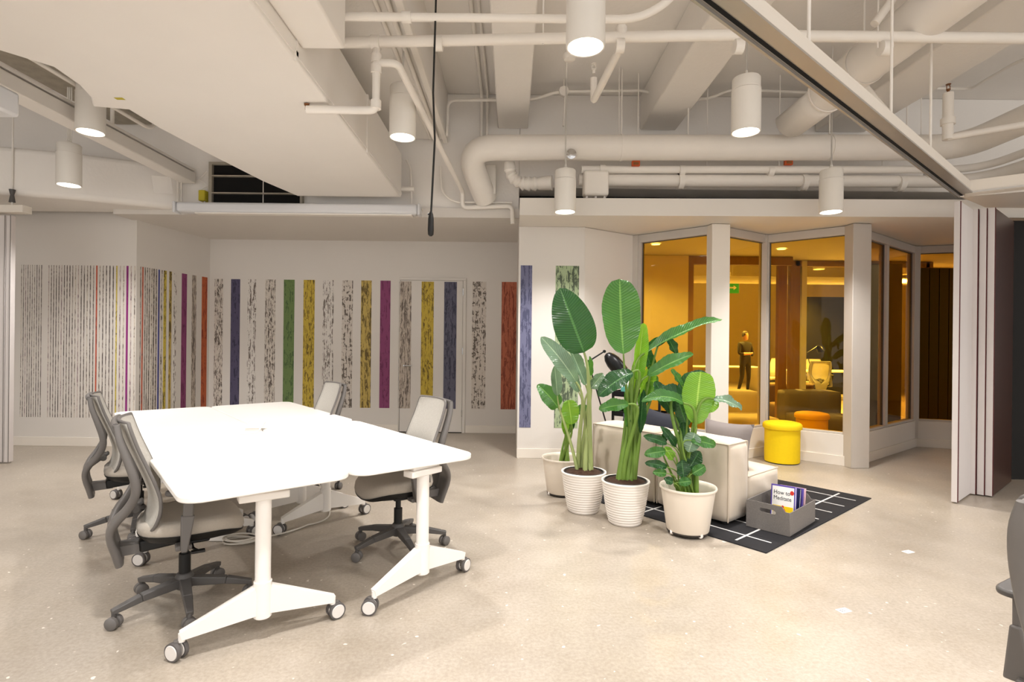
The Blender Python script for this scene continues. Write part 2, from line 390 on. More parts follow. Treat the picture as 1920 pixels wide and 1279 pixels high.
# ------------------------------------------------------------------ structure
SLAB = 4.45
floor = st(MB().box(-9, 16, -3.5, 22, -0.15, 0).build('floor', 'floor'))
ceiling = st(MB().box(-9, 16, -1.5, 22, SLAB, SLAB + 0.2).build('ceiling', 'ceil'))
def cb(name, m, *a, bevel=0.012): return MB().box(*a).build(name, m, ceiling, bevel=bevel)
cb('beam', 'ceil', -0.20, 0.17, -1.4, 6.69, 4.02, SLAB)
cb('beam', 'ceil', 1.55, 1.98, -1.4, 6.69, 4.02, SLAB)
cb('beam', 'ceil', 3.7, 4.3, -1.4, 6.69, 4.02, SLAB)
cb('beam', 'rough_conc', -4.9, -4.45, -1.4, 6.69, 4.02, SLAB)
cb('girder', 'ceil', -1.55, -0.82, -1.4, 6.69, 3.88, SLAB)      # wide beam the pipes run along
cb('girder', 'ceil', -9, 0.07, 6.7, 6.9, 2.99, SLAB)            # wall above the soffit
cb('girder', 'ceil', 0.07, 9, 6.7, 7.1, 3.30, SLAB)
# walls
YB = 8.30
wall_back = st(MB().box(-4.75, 0.2, YB, YB + 0.15, 0, 3.0).build('wall_back', 'wall'))
wall_left = st(MB().prism([(-9, 7.0), (-4.84, 7.0), (-4.62, 8.3), (-4.62, 8.5), (-4.95, 8.5), (-5.1, 7.2), (-9, 7.2)], 0, 3.2).build('wall_left', 'wall'))
wall_column = st(MB().box(0.07, 0.87, 6.57, 8.4, 0, 2.795).build('wall_column', 'wall', bevel=0.006))
trim_soffit = st(MB().prism([(-4.9, 6.66), (0.07, 6.66), (0.07, 8.4), (-4.9, 8.4)], 2.915, 3.03).build('trim_1', 'wall'))
trim_booth = st(MB().prism([(0.07, 5.98), (4.95, 5.86), (7.5, 5.86), (7.5, 9.2), (0.07, 9.2)], 2.795, 2.985).build('trim_2', 'booth_wall'))
trim_bulk = st(MB().prism([(-9, 5.75), (-5.7, 5.95), (-5.0, 6.16), (-4.45, 6.42), (-4.05, 6.69), (-9, 6.69)], 2.97, 3.5).build('trim_3', 'ceil', bevel=0.06, seg=4))
wall_outer = st(MB().box(-9.2, -9, -3.5, 22, 0, 4.5).build('wall_outer_left', 'wall'))
st(MB().box(0.07, 9, 7.12, 7.2, 2.985, 3.32).build('gap_shade_backing', 'dark'))  # black backing added so the gap above the bulkhead reads as deep shade
# baseboards
def bboard(name, A, Bp, h=0.115, t=0.014, side=-1):
    A = Vector(A + (0,)); Bp = Vector(Bp + (0,)); d = (Bp - A).normalized(); nrm = Vector((d.y, -d.x, 0)) * (1 if side < 0 else -1)
    T = frameT(A, d, Vector((-nrm.x, -nrm.y, 0)))
    L = (Bp - A).length
    o = MB().box(0, L, -t, 0, 0, h, frameT(A, d, nrm * -1)).build(name, 'base', bevel=0.003)
    return st(o)
bboard('baseboard_left', (-7.5, 6.999), (-4.84, 6.999))
bboard('baseboard_back', (-4.62, YB - .001), (-1.72, YB - .001))
bboard('baseboard_back', (-0.70, YB - .001), (0.07, YB - .001))
bboard('baseboard_column', (0.07, 6.569), (0.87, 6.569))
MBs = MB()
# double door in back wall
dz1 = 2.33
door = st(empty('door_1', (-1.2, YB, 0)))
def dchild(o): o.parent = door; o.matrix_parent_inverse = Matrix.Translation((1.2, -YB, 0)); return o
XL, XR = -1.705, -0.755
dchild(MB().box(XL, XR, YB - 0.012, YB - 0.002, 0.012, dz1 - 0.012).build('door_leaf', 'door', bevel=0.003))
for a in ((XL - .012, XL - .004, 0, dz1 + .0), (XR + .006, XR + .05, 0, dz1), (XL - .012, XR + .05, dz1 - .006, dz1 + .03)):
    dchild(MB().box(a[0], a[1], YB - 0.022, YB - 0.001, a[2] , a[3] - (.007 if a[2] == 0 else 0)).build('door_frame', 'door', bevel=0.003))
dchild(MB().box(XL - .004, XL, YB - 0.006, YB - 0.001, 0.012, dz1 - .012).build('door_gap', 'dark'))
dchild(MB().box(XL, XR, YB - 0.0125, YB - 0.001, 0.0, 0.012).build('door_gap', 'dark'))
dchild(MB().tube([(XL + .07, YB - .012, 1.02), (XL + .07, YB - .06, 1.02)], .011).tube([(XL + .07, YB - .06, 1.02), (XL + .19, YB - .06, 1.02)], .009).build('door_handle', 'chrome', smooth=True))
for hz in (0.25, 1.2, 2.1):
    dchild(MB().tube([(XR + .003, YB - .02, hz), (XR + .003, YB - .02, hz + .1)], .009).build('hinge', 'chrome', smooth=True))
# mural strips --------------------------------------------------------
ZT, ZB_ = 2.325, 0.367
def strip(wall, P, Q, m, z0=ZB_, z1=ZT, off=0.003):
    """one printed band of the mural laid on the wall between plan points P and Q"""
    P = Vector((P[0], P[1], 0)); Q = Vector((Q[0], Q[1], 0)); d = (Q - P).normalized(); n = Vector((d.y, -d.x, 0))
    n2 = n * off
    vs = [P + n2 + Z * z0, Q + n2 + Z * z0, Q + n2 + Z * z1, P + n2 + Z * z1, P + Z * z0, Q + Z * z0, Q + Z * z1, P + Z * z1]
    o = MB().add(vs, [(0, 1, 2, 3), (5, 4, 7, 6), (4, 5, 1, 0), (3, 2, 6, 7), (4, 0, 3, 7), (1, 5, 6, 2)]).build('mural_strip', B[m])
    if wall is door: dchild(o)
    else: o.parent = wall
    return o
def ux(u, Y): return (u - 960) / F_PX * Y + 0.012 * 0
for u0, u1, m in ((402.7, 418.5, 'bark2'), (433.5, 450.5, 'navy'), (465, 481, 'bark'), (497.5, 517, 'bark2'), (532.5, 552.5, 'green'), (569.5, 590.5, 'yellow'),
                  (606, 626, 'bark'), (642, 662, 'bark3'), (677.5, 697, 'ochre'), (713.5, 732.5, 'magenta'), (886, 912, 'bark3'), (941, 969, 'terra')):
    zt = 2.31; x0 = at(u0, 527, YB).x; x1 = at(u1, 527, YB).x
    strip(wall_back, (x0, YB), (x1, YB), m, z1=zt)
for u0, u1, m in ((749.5, 772, 'barkgrey'), (791, 814, 'yellow'), (833.5, 857, 'slate')):
    x0 = at(u0, 527, YB).x; x1 = at(u1, 527, YB).x
    strip(door, (x0, YB - 0.0135), (x1, YB - 0.0135), m, z1=2.30, off=.002)
for u0, u1, m in ((976.5, 998, 'blue'), (1042, 1086, 'sage')):
    strip(wall_column, (max(.072, at(u0, 497, 6.57).x), 6.57), (at(u1, 497, 6.57).x, 6.57), m)
def wallB(u):                                  # plan point on the slanting wall seen at column u
    k = (u - 960) / F_PX
    P = Vector((-4.84, 7.0)); Q = Vector((-4.62, 8.3)); d = Q - P
    t = (k * P.y - P.x) / (d.x - k * d.y); return P + d * t
colsB = [(262.5, 1.2, 'dash'), (266.5, 2.0, 'lred'), (271, 1.3, 'dash'), (275, 1.3, 'dash'), (279, 1.6, 'dash'), (283.5, 1.6, 'dash2'), (287.5, 2, 'dash'), (292, 2, 'dash'),
         (297, 2.6, 'lblu'), (302, 2.6, 'bark2'), (308.5, 5, 'lyel'), (318.5, 4.6, 'ochre'), (327.5, 4.6, 'bark'), (344.5, 9.5, 'magenta'), (363, 8, 'barkgrey'), (382.5, 10, 'orange')]
for u, w, m in colsB:
    strip(wall_left, wallB(u - w / 2), wallB(u + w / 2), m)
u = 41.0; i = 0
special = {184: ('lred', 2.4), 191: ('lyel', 2.0), 218: ('lyel', 2.2), 241: ('lmag', 3.6), 249: ('lblu', 3.2)}
while u < 254:
    w = 0.8 + (u - 40) / 214 * 1.2; m = random.choice(['dash', 'dash', 'dash2', 'dash3'])
    for k, (mm, ww) in special.items():
        if abs(u - k) < 2.6: m, w = mm, ww
    x0 = at(u - w / 2, 497, 7.0).x; x1 = at(u + w / 2, 497, 7.0).x
    if not (80 < u < 92 and random.random() < .5): strip(wall_left, (x0, 7.0), (x1, 7.0), m)
    u += 3.9 + (u - 40) / 214 * 3.2
# ------------------------------------------------------------------ glass booth (zigzag glazing)
ZG = 2.79; KNEE = 0.36
PA, PB, PC, PD, PE, PF, PG = (0.87, 6.57), (1.59, 7.06), (2.36, 6.38), (3.22, 6.93), (3.93, 6.32), (5.62, 7.62), (6.2, 7.42)
def oriented(A, Bp, s0, s1, t0, t1, z0, z1):
    """box along the line A-B: s metres from A, t metres behind the line"""
    A3 = Vector((A[0], A[1], 0)); d = (Vector((Bp[0], Bp[1], 0)) - A3).normalized(); n = Vector((-d.y, d.x, 0))
    T = frameT(A3, d, n); return MB().box(s0, s1, t0, t1, z0, z1, T)
def dist(A, Bp): return math.hypot(Bp[0] - A[0], Bp[1] - A[1])
wp = st(oriented(PA, PB, 0, dist(PA, PB), 0, 0.1, 0, ZG).build('wall_booth_left', 'booth_wall'))
nb = [0]
def glazing(A, Bp, n, m, end0=0.06, end1=0.06, mull=(), head=0.10, knee=True, glassm='amber'):
    L = dist(A, Bp); o = st(empty('window_%d' % n, (A[0], A[1], 0)))
    inv = Matrix.Translation((-A[0], -A[1], 0))
    def ch(b, nm, mm, **k):
        x = b.build(nm, mm, None, **k); x.parent = o; x.matrix_parent_inverse = inv; return x
    if knee:
        w = st(oriented(A, Bp, 0, L, -0.045, 0.09, 0, KNEE).build('wall_knee_%d' % n, 'booth_wall', bevel=0.004))
        st(oriented(A, Bp, 0, L, -0.06, -0.044, 0, 0.115).build('baseboard_booth_%d' % n, 'base', bevel=0.003))
    zb = KNEE if knee else 0.02
    ch(oriented(A, Bp, 0, L, -0.03, 0.06, ZG - head, ZG), 'header', m, bevel=0.004)
    ch(oriented(A, Bp, 0, L, -0.03, 0.06, zb, zb + 0.025), 'sill', m, bevel=0.004)
    if end0: ch(oriented(A, Bp, 0, end0, -0.032, 0.062, zb, ZG - head), 'jamb', m, bevel=0.004)
    if end1: ch(oriented(A, Bp, L - end1, L, -0.032, 0.062, zb, ZG - head), 'jamb', m, bevel=0.004)
    edges = [end0] + [x for q in mull for x in (q - 0.04, q + 0.04)] + [L - end1]
    for q in mull: ch(oriented(A, Bp, q - 0.04, q + 0.04, -0.03, 0.062, zb, ZG - head), 'mullion', m, bevel=0.004)
    for k in range(0, len(edges), 2):
        a, b = edges[k], edges[k + 1]
        ch(oriented(A, Bp, a, b, 0.01, 0.018, zb + .025, ZG - head), 'glass_pane', glassm)
        # thin black gasket round the pane
        g = oriented(A, Bp, a, a + .008, 0.0, 0.03, zb + .025, ZG - head)
        for q in ((b - .008, b, zb + .025, ZG - head), (a, b, ZG - head - .008, ZG - head)):
            t = oriented(A, Bp, q[0], q[1], 0.0, 0.03, q[2], q[3]); g.add(t.v, t.f)
        ch(g, 'gasket', 'dgrey')
    return o
glazing(PB, PC, 1, 'frame', 0.10, 0.05)
glazing(PC, PD, 2, 'frame', 0.05, 0.05)
glazing(PD, PE, 3, 'frame', 0.05, 0.05)
glazing(PE, PF, 4, 'frame', 0.10, 0.07, mull=(dist(PE, PF) * 0.50,), glassm='bronze')
glazing(PF, PG, 5, 'frame', 0.05, 0.0, glassm='bronze')
def post(n, P, w, d, ang, m):
    T = Matrix.Translation((P[0], P[1], 0)) @ Matrix.Rotation(math.radians(ang), 4, 'Z')
    return st(MB().box(-w / 2, w / 2, -d / 2, d / 2, 0, ZG, T).build('trim_%d' % n, m, bevel=0.006))
post(4, (2.40, 6.36), .22, .14, 6, 'base')
post(5, (3.975, 6.27), .22, .15, 4, 'frame')
post(6, (3.22, 6.93), .07, .12, -40, 'frame')
post(7, (1.60, 7.05), .09, .10, -40, 'frame')
post(8, (5.62, 7.62), .10, .12, 0, 'frame')
# ---- inside the booth
for x_, y_, l_ in ((2.0, 7.62, 'unseen fill lamp added in the booth ceiling behind the leftmost amber window'), (3.9, 7.9, 'unseen fill lamp added in the booth ceiling above the orange stool')):
    o = empty('fill_light', (x_, y_, ZG), 0, l_, 'lamp')  # added lamp, hidden behind the window header, brightens the booth interior
    MB().lathe([(.075, -.002), (.075, -.008), (.06, -.008), (.06, -.002)], 24, capb=False, capt=False).build('trim_ring', 'pend', o); MB().lathe([(.06, -.004), (.0, -.004)], 24, capb=False, capt=False).build('diffuser', 'glow', o)
    l = bpy.data.lights.new('fill_light', 'SPOT'); l.energy = 110; l.color = LAMP_COL; l.spot_size = math.radians(150); l.spot_blend = .8; l.shadow_soft_size = .06
    lo = bpy.data.objects.new('lamp', l); COL.objects.link(lo); lo.parent = o; lo.location = (0, 0, -.02)
bw = st(MB().box(1.25, 2.78, 8.6, 8.7, 0, ZG).build('wall_booth_back', 'plaster'))
st(MB().box(0.95, 1.05, 7.2, 8.7, 0, ZG).build('wall_booth_side', 'plaster'))
# far glazed screen with timber mullions
scr = empty('timber_glazed_screen', (4.6, 9.0, 0), 0, 'amber timber-framed glass screen standing inside the glazed booth', 'screen')
def wc(par, b, nm, mm, **k):
    x = b.build(nm, mm, None, **k); x.parent = par; x.matrix_parent_inverse = Matrix.Translation(-Vector(par.location)); return x
for i, (x, y, w) in enumerate(((2.82, 8.62, .10), (4.45, 8.95, .14), (4.68, 9.0, .16), (6.9, 9.0, .12))):
    wc(scr, MB().box(x - w / 2, x + w / 2, y, y + .1, 0, ZG), 'mullion', 'wood', bevel=.005)
wc(scr, MB().box(4.78, 4.86, 8.98, 9.1, 0, ZG), 'mullion', 'base')
wc(scr, MB().box(2.82, 4.45, 8.64, 8.72, 2.66, ZG), 'top_rail', 'wood')
wc(scr, MB().box(4.68, 6.9, 9.0, 9.1, 2.70, ZG), 'top_rail', 'wood')
wc(scr, MB().box(2.87, 4.38, 8.68, 8.69, 0.06, 2.66), 'glass_pane', 'clear')
wc(scr, MB().box(4.86, 6.84, 9.04, 9.05, 0.06, 2.70), 'glass_pane', 'clear')
wc(scr, MB().box(2.82, 6.9, 8.96, 9.06, 0, 0.06), 'bottom_rail', 'wood')
# dark timber panels behind windows 4 and 5
p = empty('timber_cladding', (6.25, 8.35, 0), 0, 'dark walnut boards behind the narrow bronze windows beside the folded partition', 'cladding')
for x0, x1, y in ((6.25, 6.85, 8.35), (6.95, 7.45, 8.5)):
    for k in range(4):
        w = (x1 - x0) / 4
        wc(p, MB().box(x0 + k * w + .004, x0 + (k + 1) * w - .004, y, y + .04, 0.02, 2.6), 'board', 'dwood', bevel=.003)
tag(MB().box(5.1, 5.7, 7.95, 8.05, 0, 2.6).build('reflection_board', 'dwood', bevel=.01), 'dark walnut board added for the dark reflections in the bronze glass right of the corner post', 'door')  # added board stands in for dark wood-coloured reflections in this window
# ---- open office beyond
st(MB().box(-9, 16, 20.0, 20.2, 0, 4.5).build('wall_far', 'plaster'))
st(MB().box(12.5, 12.7, 7, 20.0, 0, 4.5).build('wall_far_right', 'plaster'))
tag(MB().box(8.15, 10.4, 15.4, 15.6, 0, 2.75).build('black_partition', 'blackwall'), 'tall black partition wall behind the desk, through the amber glass', 'partition')
tag(MB().box(3.2, 12.3, 11.9, 12.4, 3.2, 3.75).build('air_duct', 'duct', bevel=.02), 'square duct crossing the office ceiling beyond the amber glass', 'duct')
tag(MB().tube([(3.0, 13.2, 2.95), (12.3, 13.2, 2.95)], .09, 12).build('ceiling_pipe', 'pipe', smooth=True), 'low pipe crossing the office ceiling beyond the amber glass', 'pipe')
tag(MB().tube([(3.0, 10.2, 3.35), (12.3, 10.2, 3.35)], .05, 12).build('ceiling_pipe', 'pipe', smooth=True), 'thin high pipe crossing the office beyond the amber glass', 'pipe')

# ------------------------------------------------------------------ pendants
def make_pendant():
    r = empty('pendant_light', (0, 0, 0))
    b = MB().lathe([(.02, .43), (.100, .43), (.106, .422), (.106, .335), (.110, .331), (.110, .006), (.107, .0), (.100, .002), (.100, .03), (.06, .05)], 40)
    b.build('housing', 'pend', r, smooth=True)
    MB().lathe([(.099, .022), (.04, .026)], 36).build('diffuser', 'glow', r, smooth=True)
    MB().lathe([(.1112, .333), (.1112, .339), (.105, .339)], 40, capb=False, capt=False).build('seam_ring', 'pipe', r, smooth=True)
    MB().lathe([(.028, .43), (.028, .455), (.012, .47), (.012, .49)], 16).build('stem_boss', 'pend', r, smooth=True)
    return r
pend0 = make_pendant(); first = [True]
def place_pendant(x, y, z, label, rods=1, power=1.0, grp='white cylinder pendants'):
    if first[0]: r = pend0; first[0] = False
    else: r = copy_tree(pend0)
    r.location = (x, y, z); tag(r, label, 'lamp', grp)
    rod = MB()
    if rods == 1: rod.tube([(0, 0, .46), (0, 0, SLAB - z + .001)], .007, 8)
    else:
        rod.tube([(-.02, 0, .46), (-.02, 0, SLAB - z)], .008, 8); rod.tube([(.02, 0, .46), (.02, 0, SLAB - z)], .006, 8)
    rod.build('rod', 'pend', r, smooth=True)
    if power:
        l = bpy.data.lights.new('lamp', 'SPOT'); l.energy = LAMP_W * power; l.color = LAMP_COL; l.spot_size = math.radians(125); l.spot_blend = 0.75; l.shadow_soft_size = 0.085
        lo = bpy.data.objects.new('lamp', l); COL.objects.link(lo); lo.parent = r; lo.location = (0, 0, .012)
    return r
place_pendant(.397, 3.07, 3.07, 'large white cylinder pendant cut off by the top edge, nearest of all')
place_pendant(-.94, 4.58, 3.11, 'white cylinder pendant beside the right edge of the wide flat duct')
place_pendant(1.835, 4.31, 3.08, 'white cylinder pendant left of the diagonal metal track')
place_pendant(.53, 5.58, 2.735, 'white cylinder pendant in front of the bulkhead above the tall plants', 1, .8)
place_pendant(3.24, 5.55, 2.755, 'white cylinder pendant in front of the bulkhead above the amber windows', 1, .8)
place_pendant(-3.70, 4.75, 3.19, 'white cylinder pendant half hidden by the left edge of the wide duct', 2, .6)
place_pendant(-4.66, 5.7, 2.99, 'white cylinder pendant far left, in front of the curved bulkhead', 2, .6)
for x, y, p in ((-.95, 1.75, 1.35), (1.9, 1.75, 1.3), (-3.6, 2.3, .4), (3.9, 2.6, .9), (.45, .2, 1.0), (-3.75, .2, .25), (2.9, -.2, .8)):
    place_pendant(x if x != 2.9 else 2.5, y, 3.09, 'white cylinder pendant outside the picture, ' + {-.95: 'above the near tables', 1.9: 'above the bare floor in front', -3.6: 'above the floor left of the tables', 3.9: 'beyond the diagonal track on the right', .45: 'straight above the viewpoint', -3.75: 'behind and left of the viewpoint', 2.9: 'behind and right of the viewpoint'}[x], 1, p)
for x, y, z, lab in ((6.30, 11.2, 2.95, 'large pendant seen through the amber glass above the office desks'), (7.6, 14.8, 3.3, 'small pendant seen through the amber glass beside the timber mullion'),
                (4.7, 10.6, 3.1, 'pendant glowing behind the leftmost amber window'), (6.1, 15.5, 3.0, 'far pendant glowing behind the narrow second amber window'), (9.4, 13.0, 3.1, 'pendant in the office beyond, hidden behind the corner post')):
    place_pendant(x, y, z, lab, 1, 14.0)

# ------------------------------------------------------------------ ducts and pipes
d = empty('supply_duct', (-2, 3, 3.1), 0, 'wide flat white supply duct crossing the upper left of the room', 'duct')
wc(d, MB().prism([(-1.33, -1.2), (-1.33, 6.45), (-2.56, 6.45), (-2.70, 5.86), (-2.81, 5.0), (-2.87, 4.4), (-2.87, 4.05), (-3.10, 4.0), (-3.0, 3.85), (-2.93, 3.66), (-2.90, 3.42), (-3.08, 3.2), (-3.4, 2.4), (-3.4, -1.2)], 3.10, 3.62), 'duct_body', 'duct', bevel=.012)
wc(d, MB().box(-1.345, -1.325, -1.2, 6.45, 3.13, 3.16).box(-1.345, -1.325, 3.3, 3.33, 3.1, 3.62).box(-1.345, -1.32, 4.9, 4.93, 3.1, 3.62), 'seam', 'duct')
wc(d, MB().box(-1.33, -1.06, 2.25, 3.4, 3.22, 3.95), 'branch_box', 'duct', bevel=.015)
wc(d, MB().tube([(-1.75, 6.45, 3.35), (-1.75, 6.69, 3.35)], .12, 16), 'spigot', 'duct', smooth=True)
# round stub seen against the duct edge near the left pendant


wc(d, MB().box(-2.83, -2.77, 3.84, 3.875, 3.0985, 3.0995), 'sticker', 'yelp')
rd = empty('round_duct', (3.0, 5, 3.8), 0, 'big round white duct running back beside the diagonal track', 'duct')
wc(rd, MB().tube([(2.95, -1.2, 3.78), (2.95, 5.15, 3.78)], .17, 28), 'duct_body', 'duct', smooth=True)
# half-cut open collar at the far end
rows = []
for s, y in ((0, 5.15), (1, 5.3), (2, 5.78)):
    row = []
    for k in range(17):
        a = PI * (-.98 + .98 * k / 16) - 0.2
        row.append(Vector((2.95 + .17 * math.cos(a), y, 3.78 + .17 * math.sin(a))))
    rows.append(row)
wc(rd, MB().grid(rows), 'scoop', 'duct', smooth=True, solid=.008)
wc(rd, MB().lathe([(.172, 0), (.185, 0), (.185, .02), (.172, .02)], 28, T=frameT((2.95, 5.14, 3.78), (1, 0, 0), (0, 0, 1)), capb=False, capt=False), 'collar', 'pipe', smooth=True)
for y in (1.2, 3.2, 4.6): wc(rd, MB().tube([(2.95, y, 3.95), (2.95, y, SLAB)], .008, 8).lathe([(.173, 0), (.178, 0), (.178, .03), (.173, .03)], 28, T=frameT((2.95, y, 3.78), (1, 0, 0), (0, 0, 1)), capb=False, capt=False), 'hanger', 'pipe')

PX = lambda u, v, Y: tuple(at(u, v, Y))
mp_ = empty('main_pipe', (2, 6.1, 3.5), 0, 'fat white insulated pipe running across above the bulkhead with a left elbow', 'pipe')
YP = 6.05
path = bend([PX(910, 372, 6.62), PX(873, 277, YP), PX(1800, 277, YP), (4.92, 2.2, at(1785, 277, YP).z)], .36, 8)
wc(mp_, MB().tube(path, .138, 24), 'pipe_body', 'pipe', smooth=True)
wc(mp_, MB().lathe([(.05, 0), (.055, .012), (.03, .02)], 20, T=frameT(PX(1071, 289, YP - .15), (1, 0, 0), (0, 0, 1))), 'test_cap', 'chrome', smooth=True)
for u in (1165, 1290, 1555, 1700): 
    p = at(u, 277, YP); wc(mp_, MB().tube([(p.x, p.y, p.z + .12), (p.x, p.y, SLAB)], .008, 8), 'hanger_rod', 'pipe')
for u in (1165, 1555):
    p = at(u, 277, YP); wc(mp_, MB().lathe([(.1395, -.015), (.144, -.015), (.144, .015), (.1395, .015)], 24, T=frameT(p, (0, 1, 0), (0, 0, 1)), capb=False, capt=False), 'clamp', 'pipe', smooth=True)
# two smaller pipes below
def simple_pipe(pts, r, label, rods=(), clamps=(), rb=.12, nm='ceiling_pipe', m='pipe', cat='pipe', n=14):
    p = empty(nm, pts[0], 0, label, cat)
    wc(p, MB().tube(bend(pts, rb, 6), r, n), 'pipe_run', m, smooth=True)
    for x, y, z in rods: wc(p, MB().tube([(x, y, z), (x, y, SLAB)], .006, 6), 'hanger_rod', 'pipe')
    for x, y, z, ax in clamps:
        wc(p, MB().tube([Vector((x, y, z)) - Vector(ax) * .03, Vector((x, y, z)) + Vector(ax) * .03], r * 1.35, n), 'coupling', m, smooth=True)
    return p
Y2 = 6.15
a1 = at(1090, 318, Y2); a2 = at(1835, 318, Y2); b1 = at(1085, 338, Y2 + .05); b2 = at(1835, 341, Y2 + .05)
simple_pipe([a1, a2, (5.2, 2.2, a2.z)], .042, 'upper of two slim white pipes under the fat pipe', [(x, Y2, a1.z) for x in (1.4, 3.0, 4.6)],
            [(x, Y2, a1.z, (1, 0, 0)) for x in (1.0, 1.9, 2.9, 3.6, 4.7)], .4)
simple_pipe([b1, b2, (5.3, 2.2, b2.z)], .068, 'lower of two slim white pipes, just above the bulkhead', [(x, Y2 + .05, b1.z) for x in (2.2, 4.2)],
            [(x, Y2 + .05, b1.z, (1, 0, 0)) for x in (1.9, 3.3, 4.4)], .5)
jb = empty('valve_box', at(1117, 345, Y2 - .06), 0, 'white wrapped valve box hanging under the slim pipes', 'box')
p = at(1117, 345, Y2 - .06); wc(jb, MB().box(p.x - .14, p.x + .14, p.y - .06, p.y + .1, p.z - .14, p.z + .14), 'box_body', 'pipe', bevel=.03, seg=3)
for s in (-.1, .0, .1): wc(jb, MB().lathe([(.014, -.02), (.014, .02)], 10, c=(p.x + s, p.y, p.z - .14)), 'bolt', 'pipe')
# wrapped flexible elbow left of the valve box
pp = [PX(955, 305, 6.3), PX(957, 330, 6.3), PX(975, 344, 6.3), PX(1000, 345, 6.25), PX(1035, 343, 6.2)]
fx = MB(); pts = bend(pp, .12, 6); rs = [.062 + .012 * math.sin(i * 2.1) + (.012 if i > 12 else 0) for i in range(len(pts))]
fx.tube(pts, rs, 16); tag(fx.build('flexible_hose', 'pipe', smooth=True), 'crumpled white wrapped hose bending below the fat pipe elbow', 'hose')
# small red tags / sprinklers above the bulkhead
for u, v, lab in ((1192, 307, 'small orange tag above the slim pipes, left one'), (1478, 305, 'small orange tag above the slim pipes, right one')):
    p = at(u, v, 6.1); o = empty('pipe_tag', p, 0, lab, 'tag')
    wc(o, MB().box(p.x - .045, p.x + .045, p.y - .02, p.y + .02, p.z - .028, p.z + .03), 'tag_body', 'orangebox', bevel=.005)
    wc(o, MB().box(p.x - .03, p.x + .03, p.y - .022, p.y - .018, p.z - .018, p.z + .012), 'tag_face', 'rust')
# sprinkler mains across the room
Y1 = 3.9; s2a = at(640, 80, Y1); s2b = at(1350, 66, Y1); s2c = at(1925, 57, Y1)
sp = simple_pipe([s2a, (s2b.x, Y1, s2b.z), (s2c.x + 2.2, Y1, s2b.z)], .038, 'thick sprinkler pipe crossing the whole room at the top', [(x, Y1, s2a.z) for x in (.2, 2.6, 4.3)],
            [(x, Y1, s2a.z, (1, 0, 0)) for x in (-1.0, -.55, .75, 1.6, 2.65)], .1)
Y0 = 3.5; s1a = at(640, 31, Y0); s1b = at(1140, 18, Y0)
simple_pipe([s1a, (s1b.x + .2, Y0, s1a.z), (s1b.x + .45, Y0, s1a.z + .16), (s1b.x + .5, Y0, SLAB)], .026, 'thinner pipe parallel to and nearer than the sprinkler main', [], [(-.7, Y0, s1a.z, (1, 0, 0))], .2)
# drop with elbow beside the pendant (sprinkler over the duct)
q0 = at(706, 80, Y1); q1 = at(706, 207, Y1); q2 = at(575, 210, Y1)
simple_pipe([q0, (q0.x, Y1, q1.z), (q2.x, Y1, q1.z)], .028, 'sprinkler drop pipe with elbow passing under the wide duct', [],
            [(q0.x, Y1, at(706, 110, Y1).z, (0, 0, 1)), (q0.x, Y1, at(706, 130, Y1).z, (0, 0, 1)), (q0.x, Y1, q1.z + .04, (0, 0, 1))], .05)
def sprinkler(x, y, z, lab, dn=-1, m='rust'):
    o = empty('sprinkler_head', (x, y, z), 0, lab, 'sprinkler', None)
    MB().lathe([(.012, 0), (.012, .03), (.018, .03), (.018, .04)], 12).build('body', m, o, smooth=True)
    f = MB(); f.tube([(.016, 0, .04), (.016, 0, .07), (.004, 0, .085)], .004, 6).tube([(-.016, 0, .04), (-.016, 0, .07), (-.004, 0, .085)], .004, 6)
    f.build('frame_arm', m, o); MB().lathe([(.022, .083), (.022, .087)], 14).build('deflector', m, o)
    if dn > 0: o.rotation_euler = (PI, 0, 0)
    return o
sprinkler(q2.x, Y1, q1.z - .0, 'brass sprinkler head at the pipe end under the wide duct')
# elbow pipe running back along the girder
g0 = at(706, 118, Y1); g1 = at(745, 118, Y1); g2 = at(868, 365, 6.66)
simple_pipe([g0, g1, (g2.x, 6.6, g2.z + .02), (g2.x, 6.6, 3.02), (at(960, 378, 6.6).x, 6.6, 3.05), (at(962, 378, 6.6).x, 6.6, 2.83)], .027, 'white pipe running back along the girder then down to the corner', [], [], .07)
# long strut + conduits under the girder
simple_pipe([(-1.02, 1.2, 3.86), (-1.02, 6.6, 3.86)], .018, 'left conduit of the pair on the girder soffit')
simple_pipe([(-.93, 1.2, 3.86), (-.93, 6.6, 3.86)], .022, 'right conduit of the pair on the girder soffit')
tag(MB().box(-.86, -.80, 1.2, 6.6, 3.80, 3.88).build('cable_tray', 'pipe', bevel=.006), 'narrow cable channel along the right edge of the girder', 'tray')
# conduits on the slab
simple_pipe([(-.40, -.5, 4.42), (-.40, 6.66, 4.42), (-.40, 6.66, 3.7)], .02, 'left slab conduit turning down behind the fat pipe')
simple_pipe([(-.33, -.5, 4.42), (-.33, 6.66, 4.42), (-.33, 6.66, 3.7)], .016, 'right slab conduit turning down behind the fat pipe')
